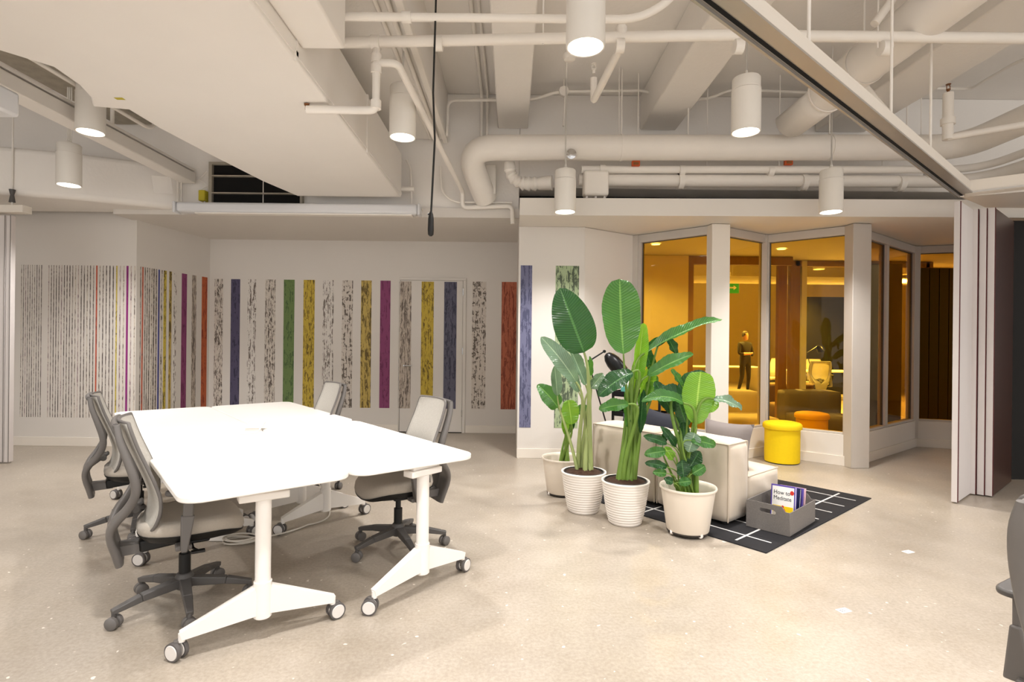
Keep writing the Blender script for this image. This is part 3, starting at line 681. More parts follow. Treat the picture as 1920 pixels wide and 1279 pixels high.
# looping conduit with junction box in front of the beams
Yc = 6.3
c = [PX(838, 255, Yc), PX(840, 188, Yc), PX(1000, 187, Yc), PX(1045, 172, Yc), PX(1210, 170, Yc), PX(1260, 190, Yc), PX(1330, 185, Yc), PX(1370, 168, Yc), PX(1620, 178, Yc), PX(1665, 164, Yc), PX(1820, 167, Yc), PX(1900, 120, 5.6), PX(1960, 95, 5.2)]
simple_pipe(c, .016, 'thin wavy conduit strung below the beams across the room', [(at(u, 180, Yc).x, Yc, at(u, 172, Yc).z) for u in (1057,)], [], .1)
jp = at(1057, 172, Yc); o = empty('junction_box', jp, 0, 'octagonal white junction box on the wavy conduit', 'box')
wc(o, MB().lathe([(.06, -.02), (.06, .03)], 8, T=frameT(jp, (1, 0, 0), (0, 0, 1))), 'box_body', 'pipe', bevel=.004)
wc(o, MB().tube([(jp.x, jp.y, jp.z), (jp.x + .02, jp.y, jp.z - .0), (jp.x, jp.y, jp.z - .4)], .012, 8), 'drop_conduit', 'pipe')
# dropped diagonal pipe with sprinkler near the big pendant
e0 = at(1165, 66, Y1); e1 = at(1113, 190, 4.8)
simple_pipe([(e0.x, Y1, s2a.z + .18), (e0.x, Y1, s2a.z), (e1.x, 4.8, s2a.z), (e1.x, 4.8, s2a.z + .2)], .03, 'short sprinkler branch pointing back from the main beside the nearest pendant', [], [(e0.x, Y1, s2a.z + .1, (0, 0, 1))], .04)
sprinkler(e1.x, 4.8, s2a.z + .24, 'sprinkler head on the short branch pipe', m='pipe')
for u, v, lab in ((1068, 112, 'small round ceiling detector right behind the nearest pendant'),):
    p = at(u, v, 4.9); o = empty('smoke_detector', p, 0, lab, 'detector')
    wc(o, MB().lathe([(.03, .06), (.055, .05), (.06, .03), (.05, 0), (.02, -.01)], 20, c=p), 'detector_body', 'pipe', smooth=True)
    wc(o, MB().tube([p + Z * .05, (p.x, p.y, SLAB)], .01, 8), 'stem', 'pipe')
for u, vv, Yq, lab in ((1160, 172, 6.0, 'thin hanger strap in front of the wide ceiling beam'),):
    p = at(u, vv, Yq); tag(MB().beam((p.x, Yq, p.z + .5), (p.x + .01, Yq, p.z - .55), .02, .006).build('hanger_strap', 'pipe'), lab, 'strap')
# diagonal struts upper right
simple_pipe([PX(1612, 148, 5.0), PX(1685, 235, 5.0)], .03, 'short square strut above the diagonal track', n=4)
simple_pipe([PX(1640, 45, 3.9), PX(1680, -10, 3.9)], .03, 'short thick pipe stub beside the round duct at the top edge')
# right-hand riser with branch pipe toward the camera
r0 = at(1777, 262, 5.2); r1 = at(1778, 175, 5.2)
simple_pipe([r0, r1], .045, 'vertical riser with a sprinkler on top right of the track', [], [(r0.x, 5.2, at(1777, 228, 5.2).z, (0, 0, 1))])
sprinkler(r1.x, 5.2, r1.z, 'sprinkler head on top of the vertical riser at the right')
simple_pipe([(r0.x, 5.2, r0.z + .02), (r0.x + 1.6, 3.95, r0.z + .02)], .03, 'branch pipe coming forward from the riser at the right edge', [(r0.x + .95, 4.46, r0.z)])
# black cord with handle
hp = at(808, 402, 3.5); hb = at(808, 440, 3.5)
o = empty('pull_cord', hp, 0, 'long black cord with a black pull handle hanging from the ceiling', 'cord')
wc(o, MB().tube([(hp.x + .012, 3.5, SLAB), (hp.x + .018, 3.5, 3.6), (hp.x + .006, 3.5, 3.0), (hp.x + .02, 3.5, 2.7), (hp.x, 3.5, hp.z - .01)], .0065, 8), 'cord_run', 'black', smooth=True)
wc(o, MB().tube([(hp.x, 3.5, hp.z + .02), (hp.x, 3.5, hp.z), (hp.x, 3.5, hp.z - .03), (hp.x, 3.5, hb.z + .03), (hp.x, 3.5, hb.z), (hp.x, 3.5, hb.z - .01)], [.006, .014, .018, .02, .018, .008], 14), 'handle', 'black', smooth=True)
wc(o, MB().tube([(hp.x - .02, 3.5, hp.z + .0), (hp.x + .01, 3.5, hp.z + .01)], .005, 6), 'clip', 'black')
# projector screen housing on the soffit face
x0, x1 = at(330, 395, 6.5).x, at(789, 395, 6.5).x
o = empty('screen_housing', (x0, 6.5, 2.9), 0, 'long white projection screen casing fixed along the soffit edge', 'screen')
wc(o, MB().box(x0 + .03, x1 - .03, 6.43, 6.56, 2.90, 3.02), 'casing', 'screen', bevel=.035, seg=4)
for xa, xb in ((x0, x0 + .03), (x1 - .03, x1)): wc(o, MB().box(xa, xb, 6.42, 6.57, 2.89, 3.025), 'end_cap', 'screen', bevel=.012)
wc(o, MB().box(x0 + .25, x1 - .1, 6.45, 6.54, 2.885, 2.9), 'slot_strip', 'pipe')
wc(o, MB().box(x0, x1, 6.56, 6.66, 2.99, 3.01), 'bracket', 'pipe')
# black vent opening in the upper wall
vx0, vx1 = at(402, 345, 6.7).x, at(566, 345, 6.7).x; vz0, vz1 = 3.055, 3.53
o = empty('vent_opening', (vx0, 6.66, vz0), 0, 'dark open ventilation bay in the upper wall above the screen casing', 'vent')
wc(o, MB().box(vx0, vx1, 6.685, 6.699, vz0, vz1), 'cavity_shade', 'dark')  # flat black panel painted for the shade inside the bay
for a in ((vx0 - .04, vx0, vz0 - .03, vz1 + .03), (vx1, vx1 + .03, vz0 - .03, vz1 + .03)): wc(o, MB().box(a[0], a[1], 6.64, 6.7, a[2], a[3]), 'frame', 'rough_conc')
for z0, z1 in ((vz1, vz1 + .03), (vz0 - .03, vz0), (vz0 + .12, vz0 + .135), (vz0 + .33, vz0 + .345)): wc(o, MB().box(vx0, vx1, 6.64, 6.7, z0, z1), 'rail', 'rough_conc')
wc(o, MB().tube([(vx0 + .62, 6.66, vz0), (vx0 + .62, 6.66, vz0 + .34)], .006, 6), 'rod', 'pipe')
tag(MB().box(vx0 - .13, vx0 - .05, 6.58, 6.68, 3.07, 3.2).build('control_box', 'yelp', bevel=.01), 'small yellow electrical device left of the dark vent bay', 'device')
pts = [(vx0 - .1 + .05 * math.sin(i * 1.3), 6.62 + .02 * math.cos(i * 2.1), 3.05 + .035 * i) for i in range(12)]
tag(MB().tube(pts, .006, 6).build('wire_bundle', 'pipe', smooth=True), 'loose pale wires tangled beside the yellow device', 'wires')
# cable trunking at the upper left
o = empty('cable_trunking', (-4.3, 4, 3.6), 0, 'long white trunking box running back at the upper left', 'trunking')
wc(o, MB().beam((-4.0, 1.2, 3.40), (-3.98, 6.66, 3.36), .18, .13), 'box_run', 'duct', bevel=.01)
wc(o, MB().beam((-3.97, 1.2, 3.50), (-3.95, 6.66, 3.46), .09, .03), 'lid', 'duct', bevel=.004)
for y in (2.9, 4.1, 5.4): wc(o, MB().tube([(-3.99, y, 3.5), (-3.99, y, SLAB)], .018, 8), 'hanger_rod', 'pipe')
simple_pipe([(-3.80, 1.2, 3.62), (-3.80, 5.7, 3.58), (-3.80, 5.9, 3.9), (-3.8, 5.95, SLAB)], .018, 'conduit following the left trunking and rising to the slab')
simple_pipe([(-4.3, 1.2, 3.70), (-4.2, 3.3, 3.64), (-4.12, 4.2, 3.5), (-4.05, 4.6, 3.46)], .014, 'drooping grey cable alongside the left trunking', m='felt')
sp_ = at(8, 185, 3.6); o = empty('wall_speaker', sp_, 0, 'white box speaker cut off at the upper left edge', 'speaker')
wc(o, MB().box(sp_.x - .3, sp_.x - .03, 3.5, 3.75, sp_.z - .07, sp_.z + .1), 'cabinet', 'screen', bevel=.02)
for k in range(4): wc(o, MB().box(sp_.x - .085, sp_.x - .045, 3.496, 3.5, sp_.z - .03 + k * .022, sp_.z - .018 + k * .022), 'grille_slot', 'device_grille')
# access hatch on bulkhead
hp = at(305, 345, 6.45)
tag(MB().beam(at(286, 345, 6.26) , at(322, 348, 6.44), .01, .2).build('access_hatch', 'ceil', bevel=.003), 'square access hatch on the curved bulkhead', 'hatch')
simple_pipe([PX(333, 330, 6.6), PX(333, 378, 6.6)], .012, 'left of two short vertical conduits beside the hatch')
simple_pipe([PX(340, 330, 6.6), PX(340, 378, 6.6)], .008, 'right of two short vertical conduits beside the hatch')
# hangers & small pipes by the far end of wide duct
for u0, v, u1, lab in ((722, 294, 748, 'short pipe stub above the far end of the wide duct'), (749, 354, 777, 'short pipe stub beside the far corner of the wide duct')):
    simple_pipe([PX(u0, v, 6.55), PX(u1, v, 6.55)], .03, lab)
simple_pipe([PX(762, 300, 6.6), PX(770, 315, 6.6), PX(772, 385, 6.6)], .012, 'vertical conduit above the screen casing end')
simple_pipe([PX(826, 312, 6.62), PX(828, 360, 6.62), PX(850, 379, 6.62), PX(960, 380, 6.62)], .013, 'curving conduit on the upper wall behind the cord')
bx = at(915, 350, 6.62); tag(MB().box(bx.x - .03, bx.x + .1, 6.5, 6.68, bx.z - .12, bx.z + .24).build('valve_cover', 'pipe', bevel=.02), 'white casing under the fat pipe elbow', 'casing')
# ------------------------------------------------------------------ sliding partition track
TZ = 2.78
tr0 = Vector((4.08, 4.92, TZ)); 
o = empty('partition_track', tr0, 0, 'long white and aluminium sliding partition track crossing diagonally overhead', 'track')
ta = tr0 - D1 * 6.3
def tbeam(s0, s1, w, h, dz, dx, nm, m, **k):
    n = D2 * dx; wc(o, MB().beam(tr0 - D1 * s0 + Z * dz + n, tr0 - D1 * s1 + Z * dz + n, w, h), nm, m, **k)
tbeam(0, 6.3, .10, .10, .05, 0, 'channel', 'base', bevel=.004)
tbeam(0, 6.3, .13, .012, .0, 0, 'bottom_flange', 'alu')
tbeam(0, 6.3, .006, .13, .05, .055, 'side_web', 'alu')
tbeam(0, 6.3, .018, .004, -.008, .02, 'slot', 'dark')
tbeam(0, 6.3, .012, .02, -.012, .045, 'rail_lip', 'alu')
for s in (1.15, 2.1, 3.4, 4.6): wc(o, MB().tube([tr0 - D1 * s + Z * .1, Vector((0, 0, 1)) * (SLAB - TZ) + (tr0 - D1 * s)], .009, 8), 'hanger_rod', 'pipe')
t2 = empty('partition_track', tr0, 0, 'short white parking track running off right above the folded panels', 'track')
e = Vector((4.08 + 1.2, 4.92 - .9, TZ))
wc(t2, MB().beam(tr0 + Z * .05, e + Z * .05, .11, .12), 'channel', 'base', bevel=.004)
wc(t2, MB().beam(tr0 + Z * .0, e, .13, .012), 'bottom_flange', 'alu')
for s in (.35, .8): wc(t2, MB().tube([tr0.lerp(e, s) + Z * .1, tr0.lerp(e, s) + Z * (SLAB - TZ)], .008, 8), 'hanger_rod', 'pipe')
t2b = MB().beam(tr0 + Vector((.35, .12, .16)), e + Vector((.3, .1, .16)), .05, .05)
tag(t2b.build('strut_channel', 'pipe', bevel=.004), 'thin strut channel resting over the parking track', 'strut')
# folded partition panels
def panel(P, L, w, label, face='partition', dark=False):
    """panel whose front edge starts at P (left corner), w wide along the edge, L long going back"""
    o = empty('partition_panel', (P[0], P[1], 0), 0, label, 'partition', 'folded partition panels at the right')
    T = Matrix.Translation((P[0], P[1], 0)) @ Matrix.Rotation(math.radians(39), 4, 'Z')
    # local x = into the stack (away), y = left
    wc(o, MB().box(0, L, -w, 0, .012, 2.70, T), 'core', 'pwood' if dark else 'partition', bevel=.004)
    wc(o, MB().box(-.006, 0, -w, 0, .012, 2.70, T), 'edge_trim', 'partition', bevel=.002)
    wc(o, MB().box(.0, .02, -w - .004, -w, .012, 2.70, T), 'seal', 'burg')
    return o
def edgeP(u, Y): k = (u - 960) / F_PX; return (k * Y, Y)
panel(edgeP(1786.5, 4.88), .50, .043, 'frontmost white partition panel standing forward of the folded stack')
for i, (u, lab) in enumerate(((1818.5, 'white partition panel second from left in the folded stack'), (1834.5, 'white partition panel third from left in the folded stack'), (1850, 'white partition panel with dark walnut face at the right of the folded stack'))):
    panel(edgeP(u, 5.16 - .03 * i), .90, .050, lab, dark=(i == 2))
# dark wall and soffit at the far right, behind the panels
st(MB().box(5.22, 7.6, 5.76, 5.9, 0, 2.74).build('wall_right', 'blackwall'))
st(MB().prism([(4.35, 5.3), (7.4, 3.9), (7.6, 5.7), (4.95, 5.7)], 2.86, 2.9).build('trim_9', 'ceil'))
# left edge partition
for u0, u1, lab in ((-22, 8, 'white partition panel at the left picture edge, outer one'), (9, 18.5, 'white partition panel at the left picture edge, inner one')):
    p0 = at(u0, 640, 6.0).x; p1 = at(u1, 640, 6.0).x
    o = empty('partition_panel', (p0, 6.0, 0), 0, lab, 'partition', 'partition panels at the left edge')
    wc(o, MB().box(p0, p1, 6.0, 6.06, .012, 2.74), 'core', 'partition', bevel=.006)
    wc(o, MB().box(p1 - .006, p1 - .002, 5.995, 6.0, .012, 2.74), 'seal', 'felt')
o = empty('partition_track', (-5.6, 6, 2.76), 0, 'white track end above the partition at the left edge', 'track')
wc(o, MB().box(-6.4, -5.35, 5.93, 6.05, 2.76, 2.84), 'channel', 'base', bevel=.005)
wc(o, MB().tube([(-5.52, 5.99, 2.84), (-5.52, 5.99, SLAB)], .009, 8), 'hanger_rod', 'pipe')
wc(o, MB().tube([(-5.52, 5.99, 2.88), (-5.52, 5.99, 2.96), (-5.52, 5.99, 3.02)], [.03, .018, .03], 10), 'hanger_nut', 'dgrey')
# ------------------------------------------------------------------ tables
def make_table():
    r = empty('flip_top_table', (0, 0, 0))
    pts = rrect(.756, 1.694, .095, 8, .38, .85)
    MB().prism(pts, .712, .740).build('tabletop', 'white_top', r, bevel=.006, seg=3)
    for i, y in enumerate((.12, 1.50)):
        lg = MB()
        s = 1 if i == 0 else -1
        lg.tube([(.38, y, .10), (.38, y, .655)], .035, 24)
        lg.tube([(.38, y, .105), (.38, y, .27)], .0405, 24)
        a = 0
        for sx in (-1, 1):
            lg.beam((.38 + sx * .02, y, .185), (.38 + sx * .33, y, .105), .052, .13, w2=.034, h2=.035)
            lg.tube([(.38 + sx * .325, y, .115), (.38 + sx * .325, y, .078)], .014, 12)
        o = lg.build('leg', 'white_steel', r, smooth=True, angle=35)
        MB().box(.38 - .11, .38 + .11, y - .04, y + .04, .655, .69).box(.38 - .09, .38 + .09, y - .025, y + .025, .69, .712).build('bracket', 'white_steel', o, bevel=.006)
        for sx in (-1, 1):
            cx = .38 + sx * .325
            # sub-part caster: twin wheel with pale discs and a dark tyre
            cb_ = MB(); T = Matrix.Translation((cx + sx * .018, y + .01, .041)) @ Matrix.Rotation(math.radians(-20 + 30 * sx), 4, 'Z') @ Matrix.Rotation(PI / 2, 4, 'X')
            for zc in (-.019, .019):
                cb_.cur = 0; cb_.lathe([(.034, zc - .010), (.040, zc - .009), (.041, zc), (.040, zc + .009), (.034, zc + .010)], 28, T=T)
                cb_.cur = 1; cb_.lathe([(.0, zc - .0125), (.031, zc - .0125), (.033, zc - .010), (.033, zc + .010), (.031, zc + .0125), (.0, zc + .0125)], 28, T=T)
            cb_.cur = 2; cb_.lathe([(.01, -.02), (.01, .02)], 10, T=T); cb_.box(cx - .012, cx + .03 * sx, y - .008, y + .018, .04, .085)
            cb_.build('caster', ['caster_ring', 'caster_disc', 'grey_plastic'], o, smooth=True)
    MB().box(.365, .395, .14, 1.48, .665, .69).build('cross_rail', 'white_steel', r, bevel=.004)
    return r
FL = Vector((-1.36, 2.238, 0))
tabs = []
tb = make_table()
spec = [((0, 0), 'white flip-top table nearest the camera, two chairs along its left side', (-7, 9), (.12, 1.50)),
        ((.762, 0), 'white flip-top table at the front right of the block of four', (11, 6), (.07, 1.50)),
        ((0, 1.702), 'white flip-top table at the far left of the block of four', (4, -6), (.12, 1.50)),
        ((.762, 1.702), 'white flip-top table at the far right of the block of four', (-5, 8), (.12, 1.50))]
for i, ((x, y), lab, rots, ys) in enumerate(spec):
    t = tb if i == 0 else copy_tree(tb)
    p = FL + D1 * x + D2 * y; t.location = p; t.rotation_euler = (0, 0, math.radians(40)); tag(t, lab, 'table', 'block of four white tables'); tabs.append(t)
    legs = [c for c in COL.objects if c.parent == t and c.name.startswith('leg')]
    for lg, a, y0, y1 in zip(legs, rots, (.12, 1.50), ys):
        c0 = Vector((.38, y0, 0)); R = Matrix.Rotation(math.radians(a), 4, 'Z')
        lg.matrix_basis = Matrix.Translation(Vector((.38 + (.05 if i in (1,) else -.02), y1, 0))) @ R @ Matrix.Translation(-c0)
# power flap on the tables
pc = FL + D1 * .70 + D2 * 1.62
o = empty('power_hub', (pc.x, pc.y, .74), math.radians(100), 'raised white power flap in the middle of the tables', 'power outlet')
MB().box(-.14, .04, -.055, .055, 0, .006).build('base_plate', 'white_steel', o, bevel=.003)
T = Matrix.Translation((-.02, 0, .006)) @ Matrix.Rotation(math.radians(-14), 4, 'Y')
MB().box(0, .15, -.055, .055, 0, .008, T).build('lid', 'white_steel', o, bevel=.003)
MB().box(-.02, -.01, -.045, .045, .002, .022).build('socket_strip', 'frame', o)
# cable coil and loop under the tables
def fpt(u, v): return Vector((at(u, v, 1438 / (v - 639.5 + (960 - u) * .0105)).x, CAM_H * F_PX / (v - 639.5 + (960 - u) * .0105), 0.006))
c0 = fpt(452, 1018); pts = []
for i in range(70):
    a = i / 70 * 4 * 2 * PI; rr = .085 + .012 * math.sin(a * .37)
    pts.append(c0 + Vector((math.cos(a) * rr * 1.25, math.sin(a) * rr * .7, .006 + .010 * (i / 70) * 3 + .006 * math.sin(a * 1.3))))
pts += bez(pts[-1], c0 + Vector((.25, .1, .01)), c0 + Vector((.33, .35, .005)), 10)[1:]
pts += bez(pts[-1], c0 + Vector((.50, .45, .005)), c0 + Vector((.35, .75, .01)), 10)[1:]
pts += bez(pts[-1], c0 + Vector((.2, .9, .2)), c0 + Vector((-.02, .95, .68)), 10)[1:]
tag(MB().tube(pts, .006, 6).build('power_cable', 'cable', smooth=True), 'coiled white power cable on the floor under the near table', 'cable')
ph = c0 + Vector((-.16, .04, 0))
tag(MB().box(ph.x - .08, ph.x + .05, ph.y - .03, ph.y + .05, 0.001, .05).build('power_adapter', 'white_steel', bevel=.01), 'white power brick beside the coiled cable under the table', 'adapter')

# ------------------------------------------------------------------ task chair
def make_chair():
    r = empty('task_chair', (0, 0, 0))
    b = MB()
    b.lathe([(.036, .085), (.045, .10), (.045, .15), (.034, .17)], 20)
    for k in range(5):
        a = 2 * PI * k / 5; e = Vector((math.cos(a), math.sin(a), 0))
        b.beam(e * .02 + Z * .125, e * .20 + Z * .108, .052, .05, w2=.042, h2=.036)
        b.beam(e * .20 + Z * .108, e * .325 + Z * .082, .042, .036, w2=.032, h2=.024)
        b.tube([e * .315 + Z * .085, e * .315 + Z * .055], .012, 8)
    base = b.build('star_base', 'dgrey', r, bevel=.005)
    for k in range(5):
        a = 2 * PI * k / 5; e = Vector((math.cos(a), math.sin(a), 0)); p = e * .315
        sw = a + [0.7, -0.5, 1.2, 2.2, -1.3][k]
        T = Matrix.Translation((p.x, p.y, .031)) @ Matrix.Rotation(sw, 4, 'Z') @ Matrix.Rotation(PI / 2, 4, 'X')
        w = MB()
        for zc in (-.017, .017): w.lathe([(.0, zc - .012), (.026, zc - .012), (.0305, zc - .008), (.031, zc), (.0305, zc + .008), (.026, zc + .012), (.0, zc + .012)], 24, T=T)
        w.lathe([(.008, -.02), (.008, .02)], 8, T=T)
        w.build('caster', 'grey_plastic', base, smooth=True)
    MB().tube([(0, 0, .15), (0, 0, .27)], .028, 18).tube([(0, 0, .26), (0, 0, .37)], .018, 16).build('gas_column', 'black', r, smooth=True)
    m = MB(); m.beam((-.20, 0, .36), (.12, 0, .385), .13, .06, w2=.16, h2=.05); m.box(-.05, .10, -.20, .20, .375, .395)
    m.build('tilt_mechanism', 'black', r, bevel=.012)
    lv = MB().tube(bend([(.02, -.10, .375), (.02, -.25, .372), (.04, -.28, .365)], .02), .007, 8); lv.box(.01, .07, -.30, -.27, .358, .37); lv.build('lever', 'black', r, bevel=.003)
    # seat cushion: rounded loft with waterfall front
    def ring(sc, z, tilt=0):
        row = []
        for k in range(40):
            t = 2 * PI * k / 40; c_, s_ = math.cos(t), math.sin(t); n = 3.0
            rad = (abs(c_) ** n + abs(s_) ** n) ** (-1 / n)
            x = rad * c_ * .245 * sc; y = rad * s_ * (.245 - .022 * (x < 0) * min(1, -x / .2)) * sc
            zz = z - .035 * max(0, (x - .10) / .145) ** 2 * sc + .018 * (abs(y) / .245) ** 2 * sc + .012 * max(0, -x / .245) ** 2
            row.append(Vector((x + .03, y, zz)))
        return row
    s = MB(); s.grid([ring(.86, .402), ring(.97, .415), ring(1.0, .44), ring(.985, .466), ring(.93, .482), ring(.75, .489), ring(.45, .487), ring(.15, .485)], True)
    s.f.append(tuple(range(7 * 40, 8 * 40))); s.mi.append(0); s.f.append(tuple(range(39, -1, -1))); s.mi.append(0)
    s.build('seat', 'seat', r, smooth=True, angle=80)
    s = MB(); s.grid([ring(.70, .372), ring(.86, .383), ring(.97, .408), ring(.985, .418)], True); s.f.append(tuple(range(39, -1, -1))); s.mi.append(0)
    s.build('seat_pan', 'black', r, smooth=True, angle=80)
    # back mesh
    prof = [(-.290, 1.00, .205), (-.283, .975, .222), (-.252, .88, .230), (-.212, .78, .236), (-.178, .69, .238), (-.160, .62, .236), (-.163, .55, .226), (-.182, .49, .203), (-.200, .46, .165)]
    # smooth resample
    def resample(P, n):
        out = []
        m_ = len(P) - 1
        for i in range(n + 1):
            t = i / n * m_; k = min(int(t), m_ - 1); f = t - k
            p0, p1, p2, p3 = P[max(k - 1, 0)], P[k], P[k + 1], P[min(k + 2, m_)]
            out.append(tuple(0.5 * (2 * p1[j] + (p2[j] - p0[j]) * f + (2 * p0[j] - 5 * p1[j] + 4 * p2[j] - p3[j]) * f * f + (3 * p1[j] - p0[j] - 3 * p2[j] + p3[j]) * f ** 3) for j in range(len(p1))))
        return out
    rp = resample(prof, 30)
    rows = []
    for x, z, w in rp:
        rows.append([Vector((x + .045 * (abs(q) ** 2.2), q * w, z)) for q in [i / 8 - 1 for i in range(17)]])
    MB().grid(rows).build('back_mesh', 'mesh', r, smooth=True, solid=.014, angle=80)
    # rim round the mesh
    rim = [rows[i][0] for i in range(len(rows))][::-1] + rows[0][1:-1] + [rows[i][-1] for i in range(len(rows))] + rows[-1][1:-1][::-1]
    rim.append(rim[0]); MB().tube(rim, .0085, 8, cap=False).build('mesh_rim', 'grey_plastic', r, smooth=True, angle=80)
    # sculpted wishbone frame: two rails joining in a bulging lower spine
    rail = [(-.292, .995, .190, .012, .030), (-.278, .92, .206, .014, .036), (-.246, .82, .214, .016, .038), (-.218, .72, .210, .017, .038), (-.218, .65, .196, .017, .038), (-.250, .58, .160, .018, .044), (-.293, .52, .110, .018, .075),
            (-.314, .465, .068, .018, .100), (-.310, .41, .050, .018, .105), (-.294, .35, .042, .018, .095), (-.280, .285, .036, .016, .080)]
    rr_ = resample(rail, 36); fr = MB()
    for sg in (-1, 1):
        rws = []
        for i, (x, z, y, tx, ty) in enumerate(rr_):
            a_ = Vector(rr_[min(i + 1, 36)][:2]) - Vector(rr_[max(i - 1, 0)][:2]); a_.normalize(); nx = Vector((-a_.y, 0, a_.x)); nx = Vector((a_.y, 0, -a_.x))
            row = []
            for k in range(14):
                t = 2 * PI * k / 14; c_ = math.copysign(abs(math.cos(t)) ** .7, math.cos(t)); s_ = math.copysign(abs(math.sin(t)) ** .7, math.sin(t))
                row.append(Vector((x, sg * y, z)) + nx * (tx * 1.15 * c_) + Vector((0, ty / 1.3 * s_, 0)))
            rws.append(row)
        o_ = len(fr.v); fr.grid(rws, True); fr.f.append(tuple(o_ + k for k in range(13, -1, -1))); fr.mi.append(0); fr.f.append(tuple(o_ + 36 * 14 + k for k in range(14))); fr.mi.append(0)
    # top crossbar
    fr.tube(bez((-.296, -.19, .988), (-.318, 0, .993), (-.296, .19, .988), 10), .015, 10)
    # lower arm under the seat
    fr.beam((-.28, 0, .35), (-.16, 0, .352), .10, .05, w2=.11, h2=.045)
    fr.build('back_frame', 'grey_plastic', r, smooth=True, angle=70)
    MB().beam((-.185, 0, .58), (-.285, 0, .50), .07, .02).tube([(-.215, -.09, .555), (-.215, .09, .555)], .02, 10).build('lumbar_bridge', 'dgrey', r, bevel=.006)
    for sg in (-1, 1):
        a = MB(); a.beam((-.02, sg * .20, .385), (-.02, sg * .285, .39), .07, .025)
        a.beam((-.02, sg * .285, .38), (-.005, sg * .292, .55), .075, .028, up=Vector((1, 0, 0)), w2=.03, h2=.06)
        a.beam((-.005, sg * .292, .52), (.0, sg * .294, .655), .022, .045, up=Vector((1, 0, 0)))
        am = a.build('armrest', 'grey_plastic', r, bevel=.007)
        MB().prism(rrect(.24, .075, .035, 6, .02, sg * .290), .655, .678).build('arm_pad', 'dgrey', am, bevel=.008)
    return r
ch0 = make_chair()
chairs = [((-1.72, 2.88), 34, 'grey task chair nearest the camera, left of the white tables, back towards us'),
          ((-2.74, 4.02), 36, 'grey task chair at the far left of the tables, behind the nearest chair'),
          ((-.76, 3.69), 212, 'task chair on the right side of the near right table, pale mesh back'),
          ((-1.86, 4.92), 216, 'task chair at the far right side of the tables, only its pale back visible above'),
          ((1.725, 1.43), 30, 'task chair cut off by the right picture edge')]
for i, ((x, y), rz, lab) in enumerate(chairs):
    c = ch0 if i == 0 else copy_tree(ch0); c.location = (x, y, 0); c.rotation_euler = (0, 0, math.radians(rz)); tag(c, lab, 'chair', 'mesh-backed task chairs')
    for sb in [q for q in COL.objects if q.parent == c and q.name.startswith('star_base')]: sb.rotation_euler = (0, 0, math.radians((17, 10, 12, 40, 25)[i] - rz))

# ------------------------------------------------------------------ rug
RC = Vector((1.72, 3.65, 0)); RT = frameT(RC, D1, D2)
rug = empty('area_rug', (RC.x, RC.y, 0), math.radians(40), 'black rug with a thin white line grid under the sofa', 'rug')
MB().box(0, 2.07, 0, 2.09, 0.0005, .008).build('rug_body', mat('black_rug', '1C1B1E', 0.95, var=0.25, vscale=90, bump=0.6, bscale=300, stretch=(1, 1, 1)), rug, bevel=.002)
g = mat('rug_line', 'C9C6C4', 0.9, var=0.1, vscale=60)
for y in (.235, .235 + .80, .235 + 1.6):
    MB().box(.06, 2.0, y, y + .016, .0078, .0092).build('line', g, rug)
for k in range(7):
    x = .20 + k * .275; MB().box(x, x + .014, .06, 2.03, .0078, .009).build('line', g, rug)
# ------------------------------------------------------------------ sofa modules
def soft(x0, x1, y0, y1, z0, z1, puff, n=10, rnd=.035):
    """padded block: a box whose faces swell and whose edges are rounded"""
    m = MB(); cx, cy, cz = (x0 + x1) / 2, (y0 + y1) / 2, (z0 + z1) / 2; hx, hy, hz = (x1 - x0) / 2, (y1 - y0) / 2, (z1 - z0) / 2
    bm = bmesh.new(); bmesh.ops.create_cube(bm, size=2); bmesh.ops.subdivide_edges(bm, edges=bm.edges, cuts=n, use_grid_fill=True)
    for v in bm.verts:
        a, b, c = v.co; h = Vector((hx, hy, hz)); p = Vector((a * hx, b * hy, c * hz))
        q = Vector(max(-h[i] + rnd, min(h[i] - rnd, p[i])) for i in range(3)); dlt = p - q
        if dlt.length > 1e-6: p = q + dlt.normalized() * rnd
        fa, fb, fc = (1 - a * a), (1 - b * b), (1 - c * c)
        wob = puff * .35 * math.sin(a * 5 + b * 7 + c * 3 + x0 * 9)
        if abs(a) > .99: p.x += math.copysign((puff + wob) * fb * fc, a)
        if abs(b) > .99: p.y += math.copysign((puff + wob) * fa * fc, b)
        if abs(c) > .99: p.z += (math.copysign(puff + wob, c) * fa * fb) * (1 if c > 0 else 0)
        v.co = p + Vector((cx, cy, cz))
    vs = [v.co.copy() for v in bm.verts]; bm.verts.index_update(); fs = [[v.index for v in f.verts] for f in bm.faces]; bm.free()
    return m.add(vs, fs)
def seam_loop(x0, x1, y0, y1, z, r=.005, ins=.008):
    return MB().tube([(x0 + ins, y0 + ins, z), (x1 - ins, y0 + ins, z), (x1 - ins, y1 - ins, z), (x0 + ins, y1 - ins, z), (x0 + ins, y0 + ins, z)], r, 6)
SC = Vector((1.665, 4.14, 0))
